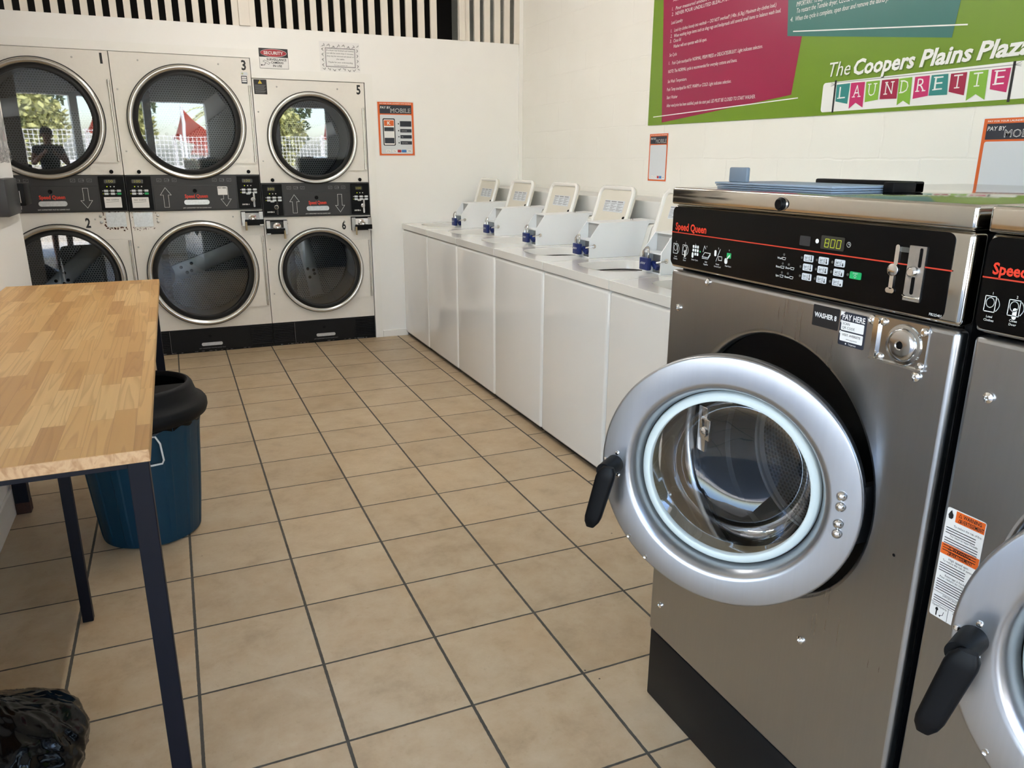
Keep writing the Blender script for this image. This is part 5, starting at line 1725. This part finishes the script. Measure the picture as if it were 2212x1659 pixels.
tx.stroke([P(-1.492, 1.673, e), P(-2.693, 1.704, e)], 0.005, -X)
tx.stroke([P(-2.622, 2.000, e), P(-3.518, 1.903, e)], 0.005, -X)
line('Add Detergent', -1.63, 2.288, yend=-1.83)
line('1.', -1.625, 2.242); line('Pour measured amount of detergent into the washtub.', -1.660, 2.241, yend=-2.32)
line('2.', -1.625, 2.214); line('NEVER POUR UNDILUTED BLEACH DIRECTLY ON LAUNDRY.', -1.660, 2.213, yend=-2.42)
line('Load Laundry', -1.625, 2.170, yend=-1.735)
line('1.', -1.625, 2.127); line('Load dry clothes loosely into washtub — DO NOT overload!! (14lbs. (6.3kg.) Maximum dry clothes load.)', -1.659, 2.127, yend=-2.489)
line('2.', -1.625, 2.099); line('When washing large items such as shag rugs and bedspreads add several small items to balance wash load.', -1.659, 2.097, yend=-2.525)
line('3.', -1.622, 2.072); line('Close lid', -1.657, 2.071, yend=-1.729)
line('Washer will not operate with lid open.', -1.660, 2.041, yend=-1.968)
line('Set Cycle', -1.625, 1.998, yend=-1.697)
line('1.', -1.623, 1.955); line('Push Cycle touchpad for NORMAL, PERM PRESS or DELICATES/BULKY. Light indicates selection.', -1.656, 1.953, yend=-2.419)
line('NOTE: The NORMAL cycle is recommended for everyday cottons and linens.', -1.622, 1.909, yend=-2.234)
line('Set Wash Temperature.', -1.623, 1.855, yend=-1.809)
line('Push Temp touchpad for HOT, WARM or COLD. Light indicates selection.', -1.620, 1.811, yend=-2.20)
line('Start Washer', -1.622, 1.767, yend=-1.73)
line('After vend price has been satisfied, push the start pad. LID MUST BE CLOSED TO START WASHER.', -1.625, 1.722, yend=-2.398)
line('IMPORTANT: To stop the Tumble dryer at any time, OPEN door.', -2.625, 2.104, cap=0.02, yend=-3.10)
line('To restart the Tumble dryer, CLOSE door and push the start pad.', -2.630, 2.076, cap=0.02, yend=-3.19)
line('4.', -2.594, 2.044, cap=0.02); line('When the cycle is complete, open door and remove the laundry.', -2.627, 2.043, cap=0.02, yend=-3.145)
tx.obj('white_lettering', 'white_print', sheet, smooth=False)
for off, dy, dz, m in ((e, 0.0045, -0.0045, 'ban_shadow'), (e + 0.0006, 0, 0, 'white_print')):
    lg = B()
    lg.text('The', P(-2.872 - dy, 1.780 + dz, off), U, V, 0.058, width=0.120, shear=0.2)
    lg.text('Coopers', P(-3.010 - dy, 1.777 + dz, off), U, V, 0.058, width=0.305, shear=0.2, bold=0.03)
    lg.text('Plains', P(-3.337 - dy, 1.777 + dz, off), U, V, 0.058, width=0.223, shear=0.2, bold=0.03)
    lg.text('Plaza', P(-3.577 - dy, 1.777 + dz, off), U, V, 0.058, width=0.205, shear=0.2, bold=0.03)
    lg.obj('shop_name' if m == 'white_print' else 'shop_name_shadow', m, sheet, smooth=False)
B().rrect(P(-2.846, 1.632, e), U, V, 0.99, 0.124, 0.014).obj('bunting_panel', 'white_print', sheet, smooth=False)
pl = B()
pl.stroke([P(-2.918, 1.633, e + 0.0008), P(-2.918, 1.757, e + 0.0008)], 0.010, -X)
pl.stroke([P(-3.726, 1.628, e + 0.0008), P(-3.726, 1.752, e + 0.0008)], 0.010, -X)
pl.obj('bunting_poles', 'black_print', sheet, smooth=False)
sg = B()
sg.stroke([P(-2.918, 1.7525, e + 0.0008), P(-3.726, 1.7450, e + 0.0008)], 0.0025, -X)
for s in (1, -1):
    yy = -2.918 if s == 1 else -3.726
    for dz in (0.008, 0.0, -0.006):
        sg.stroke([P(yy, 1.745, e + 0.0008), P(yy + s * 0.025, 1.745 + dz, e + 0.0008)], 0.0018, -X)
sg.obj('bunting_string', 'grey_print', sheet, smooth=False)
flags = [('L', 'flag_teal', [(-2.926, 1.743), (-3.001, 1.744), (-2.998, 1.660), (-2.929, 1.674)]),
         ('A', 'flag_pink', [(-3.006, 1.744), (-3.081, 1.743), (-3.084, 1.640), (-3.043, 1.662), (-3.009, 1.639)]),
         ('U', 'flag_green', [(-3.088, 1.742), (-3.158, 1.742), (-3.159, 1.667), (-3.092, 1.661)]),
         ('N', 'flag_red', [(-3.168, 1.742), (-3.250, 1.741), (-3.252, 1.665), (-3.168, 1.668)]),
         ('D', 'flag_green', [(-3.253, 1.740), (-3.314, 1.741), (-3.319, 1.637), (-3.285, 1.655), (-3.257, 1.639)]),
         ('R', 'flag_pink', [(-3.327, 1.740), (-3.393, 1.740), (-3.397, 1.666), (-3.329, 1.659)]),
         ('E', 'flag_teal', [(-3.401, 1.740), (-3.473, 1.739), (-3.480, 1.664), (-3.400, 1.666)]),
         ('T', 'flag_red', [(-3.484, 1.738), (-3.550, 1.738), (-3.551, 1.657), (-3.485, 1.674)]),
         ('T', 'flag_green', [(-3.560, 1.739), (-3.633, 1.738), (-3.636, 1.636), (-3.598, 1.658), (-3.562, 1.637)]),
         ('E', 'flag_pink', [(-3.646, 1.737), (-3.717, 1.737), (-3.714, 1.656), (-3.650, 1.671)])]
for ch, m, poly in flags:
    lt = B()
    B().flat([P(y, z, e + 0.0014) for y, z in poly][::-1]).obj('bunting_flag', m, sheet, smooth=False)
    yc = (poly[0][0] + poly[1][0]) / 2
    q = e + 0.0020
    z0, z1 = 1.684, 1.733
    lt.text(ch, P(yc, z0, q), U, V, z1 - z0, width=0.036, align='c', bold=-0.008)
    # slab serifs
    feet = {'L': [(-.5, 0, .5)], 'A': [(-.5, 0, .35), (.5, 0, .35)], 'U': [(-.5, 1, .4), (.5, 1, .4)], 'N': [(-.5, 0, .4), (.5, 1, .4), (-.5, 1, .3)], 'D': [(-.5, 0, .3), (-.5, 1, .3)],
            'R': [(-.45, 0, .4), (.5, 0, .35)], 'E': [(-.55, 0, .3), (-.55, 1, .3)], 'T': [(0, 0, .5)]}[ch]
    for a, top_, w in feet:
        zz = z1 - 0.002 if top_ else z0 + 0.002
        lt.stroke([P(yc - a * 0.030 + w * 0.018, zz, q + 0.0001), P(yc - a * 0.030 - w * 0.018, zz, q + 0.0001)], 0.004, -X)
    lt.obj('bunting_letter', 'white_print', sheet, smooth=False)

# ------------------------------------------------------------------ added ceiling battens (above the frame), put in as interior fill light
for i, (lx, ly) in enumerate(((0.8, -0.9), (0.8, -2.6))):
    L = thing('added_fill_batten', ['added fluorescent fill batten on the ceiling near the dryers', 'added fluorescent fill batten on the ceiling above the washers'][i], 'lamp', (lx, ly, ZC), 'added fill battens')
    B().box(lx - 0.04, lx + 0.04, ly - 0.62, ly + 0.62, ZC - 0.05, ZC - 0.0005, 0.004).obj('housing', 'trim', L)
    B().cyl((lx, ly - 0.6, ZC - 0.068), (lx, ly + 0.6, ZC - 0.068), 0.016, seg=16).obj('tube', 'tube', L)

# ------------------------------------------------------------------ outside, as the dryer doors mirror it
struct(B().box(-40, 40, -60, YF - 0.4, -0.20, -0.03).obj('ground', 'concrete', smooth=False))
struct(B().box(-40, -0.951, YF - 0.4, -0.85, -0.20, -0.03).obj('ground_side', 'pavement', smooth=False))

def leafy_tree(name, label, loc, rx, ry, h, trunk, m, seed, group):
    T = thing(name, label, 'tree', loc, group)
    rnd = random.Random(seed)
    o = Vector(loc)
    b = B()
    for q in range(2600):
        a, e_ = rnd.uniform(0, 2 * PI), math.asin(rnd.uniform(-0.55, 1))
        rr = rnd.uniform(0.72, 1.03) + 0.16 * noise.noise(Vector((math.cos(a) * 2, math.sin(a) * 2, e_ * 2 + seed)))
        p = o + Vector((rx * rr * math.cos(a) * math.cos(e_), ry * rr * math.sin(a) * math.cos(e_), trunk + (h - trunk) * (0.42 + 0.55 * rr * math.sin(e_))))
        d1 = Vector((rnd.gauss(0, 1), rnd.gauss(0, 1), rnd.gauss(0, 1))).normalized()
        d2 = d1.cross(Vector((rnd.gauss(0, 1), rnd.gauss(0, 1), rnd.gauss(0, 1)))).normalized()
        s_ = rnd.uniform(0.10, 0.22)
        b.flat([p - d1 * s_, p + d2 * s_ * 0.45, p + d1 * s_, p - d2 * s_ * 0.45])
    b.recalc = False
    b.obj('crown', m, T, smooth=False)
    t = B()
    t.tube([o, o + Vector((0.05, 0.03, trunk * 0.6)), o + Vector((-0.04, 0, trunk + (h - trunk) * 0.4))], 0.11, 10)
    t.obj('trunk', 'bark', T)
    return T

leafy_tree('hedge_tree', 'dense sunlit shrub mirrored behind the figure in dryer door 1', (0.0, -15.6, -0.03), 1.7, 1.2, 4.1, 0.3, 'leaf', 2, None)
leafy_tree('hedge_tree', 'tall dark tree mirrored at the upper right of dryer door 1', (0.2, -19.6, -0.03), 2.2, 1.8, 6.5, 1.2, 'leaf_dark', 5, None)
fe = thing('mesh_fence', 'white wire mesh fence mirrored low in dryer door 1', 'fence', (1.2, -13.0, -0.03))
fm = B()
for i in range(57):
    x = -2.2 + i * 0.12
    fm.box(x - 0.008, x + 0.008, -13.004, -12.996, 0.9, 1.95)
for i in range(9):
    z = 0.92 + i * 0.126
    fm.box(-2.2, 4.52, -13.0035, -12.9965, z - 0.008, z + 0.008)
fm.obj('mesh', 'fence', fe, smooth=False)
for x in (-2.2, 0.04, 2.28, 4.52):
    B().cyl((x, -13.03, -0.03), (x, -13.03, 2.0), 0.03, seg=12).obj('post', 'fence', fe)
struct(B().box(-4, 8, -13.3, -13.07, -0.03, 0.88).obj('wall_outside', 'concrete', smooth=False))

sa = thing('shade_sail', 'orange shade sail mirrored in dryer door 3', 'shade sail', (4.0, -15.5, 2.6))
s1, s2, s3 = Vector((2.7, -15.0, 2.9)), Vector((4.3, -15.6, 1.8)), Vector((2.7, -17.4, 2.0))
sv, sfc = [], []
n_ = 10
idx = {}
for i in range(n_ + 1):
    for j in range(n_ + 1 - i):
        a, b_ = i / n_, j / n_
        c_ = 1 - a - b_
        sag = -1.2 * a * b_ - 1.2 * b_ * c_ - 1.2 * a * c_
        idx[i, j] = len(sv)
        sv.append(s1 * a + s2 * b_ + s3 * c_ + Z * sag * 0.5)
for i in range(n_):
    for j in range(n_ - i):
        sfc.append((idx[i, j], idx[i + 1, j], idx[i, j + 1]))
        if j < n_ - i - 1:
            sfc.append((idx[i + 1, j], idx[i + 1, j + 1], idx[i, j + 1]))
sob = B().faces(sv, sfc).obj('cloth', 'sail', sa)
sm_ = sob.modifiers.new('thick', 'SOLIDIFY')
sm_.thickness = 0.006
for p in (s1, s2, s3):
    B().cyl((p.x, p.y, -0.03), (p.x, p.y, p.z + 0.1), 0.05, seg=12).obj('pole', 'fence', sa)

hs = thing('house', 'low house with a red tiled roof mirrored in dryer door 3', 'house', (10.0, -30.8, -0.03))
B().box(6.4, 13.5, -33.5, -28.2, -0.03, 1.3).obj('wall', 'render', hs, smooth=False)
B().prism([(6.0, -27.8, 1.3), (6.0, -33.9, 1.3), (6.0, -30.8, 2.5)], X * 7.9).obj('roof', 'roofred', hs, smooth=False)
for x in (7.6, 9.6, 11.6):
    B().box(x, x + 1.0, -28.19, -28.14, 0.3, 0.95).obj('window', 'dispglass', hs, smooth=False)

pm = thing('palm_tree', 'palm tree mirrored against the sky in dryer door 3', 'tree', (5.0, -19.5, -0.03))
B().tube([(5.0, -19.5, -0.03), (5.05, -19.5, 1.6), (5.0, -19.5, 3.1)], 0.10, 10).obj('trunk', 'bark', pm)
for i in range(18):
    a = 2 * PI * i / 18 + 0.2 * (i % 3)
    rise = (0.55, 0.2, -0.1)[i % 3]
    d_ = Vector((math.cos(a), math.sin(a), 0))
    w_ = Vector((-d_.y, d_.x, 0))
    fr_ = B()
    for q in range(12):
        t = q / 12
        c_ = Vector((5.0, -19.5, 3.1)) + d_ * 1.5 * t + Z * (1.1 * rise * t + 0.5 * t - 1.3 * t * t)
        for sgn in (1, -1):
            fr_.flat([c_, c_ + d_ * 0.10, c_ + d_ * 0.22 + w_ * sgn * 0.34 * (1 - t * 0.5) - Z * 0.12])
    fr_.recalc = False
    fr_.obj('frond', 'leaf', pm, smooth=False)

# ------------------------------------------------------------------ the person taking the picture, mirrored in dryer doors 1 and 2
def skinned(name, chains, m, parent=None, levels=2):
    """chains: lists of (x, y, z, radius); the first point of a chain after the first is an index into the vertices"""
    vs, es, rs = [], [], []
    for ch in chains:
        prev = None
        for p in ch:
            if isinstance(p, int):
                prev = p
                continue
            vs.append(p[:3]); rs.append(p[3])
            if prev is not None:
                es.append((prev, len(vs) - 1))
            prev = len(vs) - 1
    me = bpy.data.meshes.new(name)
    o = Vector((0, 0, 0)) if parent is None else wloc(parent)
    me.from_pydata([Vector(v) - o for v in vs], es, [])
    me.materials.append(MAT[m])
    ob = bpy.data.objects.new(name, me)
    COL.objects.link(ob)
    sk = ob.modifiers.new('skin', 'SKIN')
    sk.use_smooth_shade = True
    for i, r in enumerate(rs):
        d = me.skin_vertices[0].data[i]
        d.radius = r if isinstance(r, tuple) else (r, r)
        d.use_root = (i == 0)
    sb_ = ob.modifiers.new('smooth', 'SUBSURF')
    sb_.levels = sb_.render_levels = levels
    if parent is not None:
        ob.parent = parent
    return ob

px, py = 0.10, -6.13
body = [[(px, py, 0.98, (0.150, 0.105)), (px, py, 1.12, (0.140, 0.10)), (px, py + 0.01, 1.28, (0.160, 0.11)), (px, py + 0.01, 1.42, (0.150, 0.10)), (px, py + 0.02, 1.50, 0.062), (px, py + 0.03, 1.56, 0.056),
         (px, py + 0.05, 1.62, (0.072, 0.090)), (px, py + 0.05, 1.69, (0.080, 0.098)), (px, py + 0.04, 1.75, (0.066, 0.080))]]
nv = 9
for sgn in (-1, 1):
    sx = px + sgn * 0.19
    hand = (0.076 + sgn * 0.062, -5.735, 1.40)
    elbow = (px + sgn * 0.27, py + 0.10, 1.17)
    body.append([3, (sx, py + 0.005, 1.43, 0.060), ((sx + elbow[0]) / 2, (py + elbow[1]) / 2, 1.31, 0.052), (*elbow, 0.043), ((elbow[0] + hand[0]) / 2, (elbow[1] + hand[1]) / 2, 1.29, 0.040), (hand[0] + sgn * 0.012, hand[1] - 0.06, hand[2] - 0.03, 0.028), (*hand, (0.030, 0.024))])
    palm = nv + 5
    nv += 6
    for f, (dz, L) in enumerate(((0.030, 0.070), (0.010, 0.078), (-0.010, 0.074), (-0.030, 0.060))):
        hx_, hy_, hz_ = hand
        body.append([palm, (hx_ + sgn * 0.004, hy_ + 0.028, hz_ + dz, 0.009), (hx_ - sgn * 0.002, hy_ + 0.028 + L * 0.36, hz_ + dz, 0.0085), (hx_ - sgn * 0.028, hy_ + 0.026 + L * 0.40, hz_ + dz, 0.0078)])
        nv += 3
    body.append([palm, (hand[0] - sgn * 0.012, hand[1] + 0.004, hand[2] + 0.034, 0.0105), (hand[0] - sgn * 0.034, hand[1] + 0.012, hand[2] + 0.044, 0.0095)])
    nv += 2
for sgn in (-1, 1):
    lx = px + sgn * 0.10
    body.append([0, (lx, py, 0.90, 0.088), (lx + sgn * 0.01, py + 0.01, 0.70, 0.075), (lx + sgn * 0.015, py + 0.02, 0.50, 0.056), (lx + sgn * 0.015, py, 0.34, 0.054), (lx + sgn * 0.02, py - 0.01, 0.12, 0.036), (lx + sgn * 0.02, py + 0.01, 0.045, 0.040), (lx + sgn * 0.035, py + 0.13, 0.030, (0.040, 0.026)), (lx + sgn * 0.04, py + 0.19, 0.028, (0.034, 0.022))])
person = skinned('person', body, 'skin')
tag(person, 'person in dark shirt and shorts holding a phone up, mirrored in dryer door 1', 'person')
skinned('shirt', [[(px, py, 0.96, (0.168, 0.122)), (px, py, 1.12, (0.158, 0.118)), (px, py + 0.01, 1.28, (0.176, 0.126)), (px, py + 0.01, 1.41, (0.166, 0.116)), (px, py + 0.02, 1.485, 0.078)],
                  [3, (px - 0.19, py + 0.005, 1.43, 0.078), (px - 0.232, py + 0.055, 1.305, 0.068)],
                  [3, (px + 0.19, py + 0.005, 1.43, 0.078), (px + 0.232, py + 0.055, 1.305, 0.068)]], 'dark_cloth', person)
skinned('shorts', [[(px, py, 0.99, (0.166, 0.122)), (px - 0.10, py, 0.90, 0.106), (px - 0.11, py + 0.01, 0.70, 0.096), (px - 0.113, py + 0.015, 0.58, 0.098)],
                   [0, (px + 0.10, py, 0.90, 0.106), (px + 0.11, py + 0.01, 0.70, 0.096), (px + 0.113, py + 0.015, 0.58, 0.098)]], 'dark_cloth', person)
hb = bmesh.new()
bmesh.ops.create_uvsphere(hb, u_segments=28, v_segments=18, radius=1.0)
for vv in list(hb.verts):
    p = vv.co.copy()
    k = 1.0 + 0.04 * noise.noise(p * 5)
    vv.co = Vector((px + p.x * 0.097 * k, py + 0.035 + p.y * 0.116 * k, 1.715 + p.z * 0.098 * k))
bmesh.ops.delete(hb, geom=[f for f in hb.faces if (f.calc_center_median().z < 1.70 and f.calc_center_median().y > py + 0.02) or f.calc_center_median().z < 1.635], context='FACES')
hairb = B(); hairb.bm.free(); hairb.bm = hb
hairb.obj('hair', 'hair', person)
fb = B()
hd = Vector((px, py + 0.05, 1.655))
fb.lathe(hd + Vector((0, 0.088, 0.0)), Vector((0, 0.6, -0.8)), [(0.004, -0.022), (0.010, 0.0), (0.014, 0.018), (0.006, 0.026)], 14, cap0=True, cap1=True)
for sgn in (-1, 1):
    fb.lathe(hd + Vector((sgn * 0.092, -0.005, 0.005)), Vector((sgn, 0.2, 0)), [(0.024, -0.008), (0.026, 0.004), (0.016, 0.010)], 16, cap0=True, cap1=True)
fb.obj('nose_and_ears', 'skin', person)
ey = B()
for sgn in (-1, 1):
    ey.lathe(hd + Vector((sgn * 0.032, 0.088, 0.022)), Y, [(0.011, -0.004), (0.009, 0.003), (0.004, 0.006)], 14, cap1=True)
ey.stroke([hd + Vector((-0.022, 0.0985, -0.035)), hd + Vector((0.022, 0.0985, -0.035))], 0.007, Y)
ey.obj('eyes_and_mouth', 'hair', person)
phn = thing('phone', 'dark phone held up in both hands by the mirrored person', 'phone', (0.076, -5.70, 1.385))
B().box(0.004, 0.148, -5.706, -5.698, 1.385, 1.455, 0.004).obj('case', 'black', phn)
B().rrect((0.009, -5.7062, 1.389), X, Z, 0.134, 0.062, 0.004, -Y * 0.0005).obj('screen', 'blackgloss', phn, smooth=False)
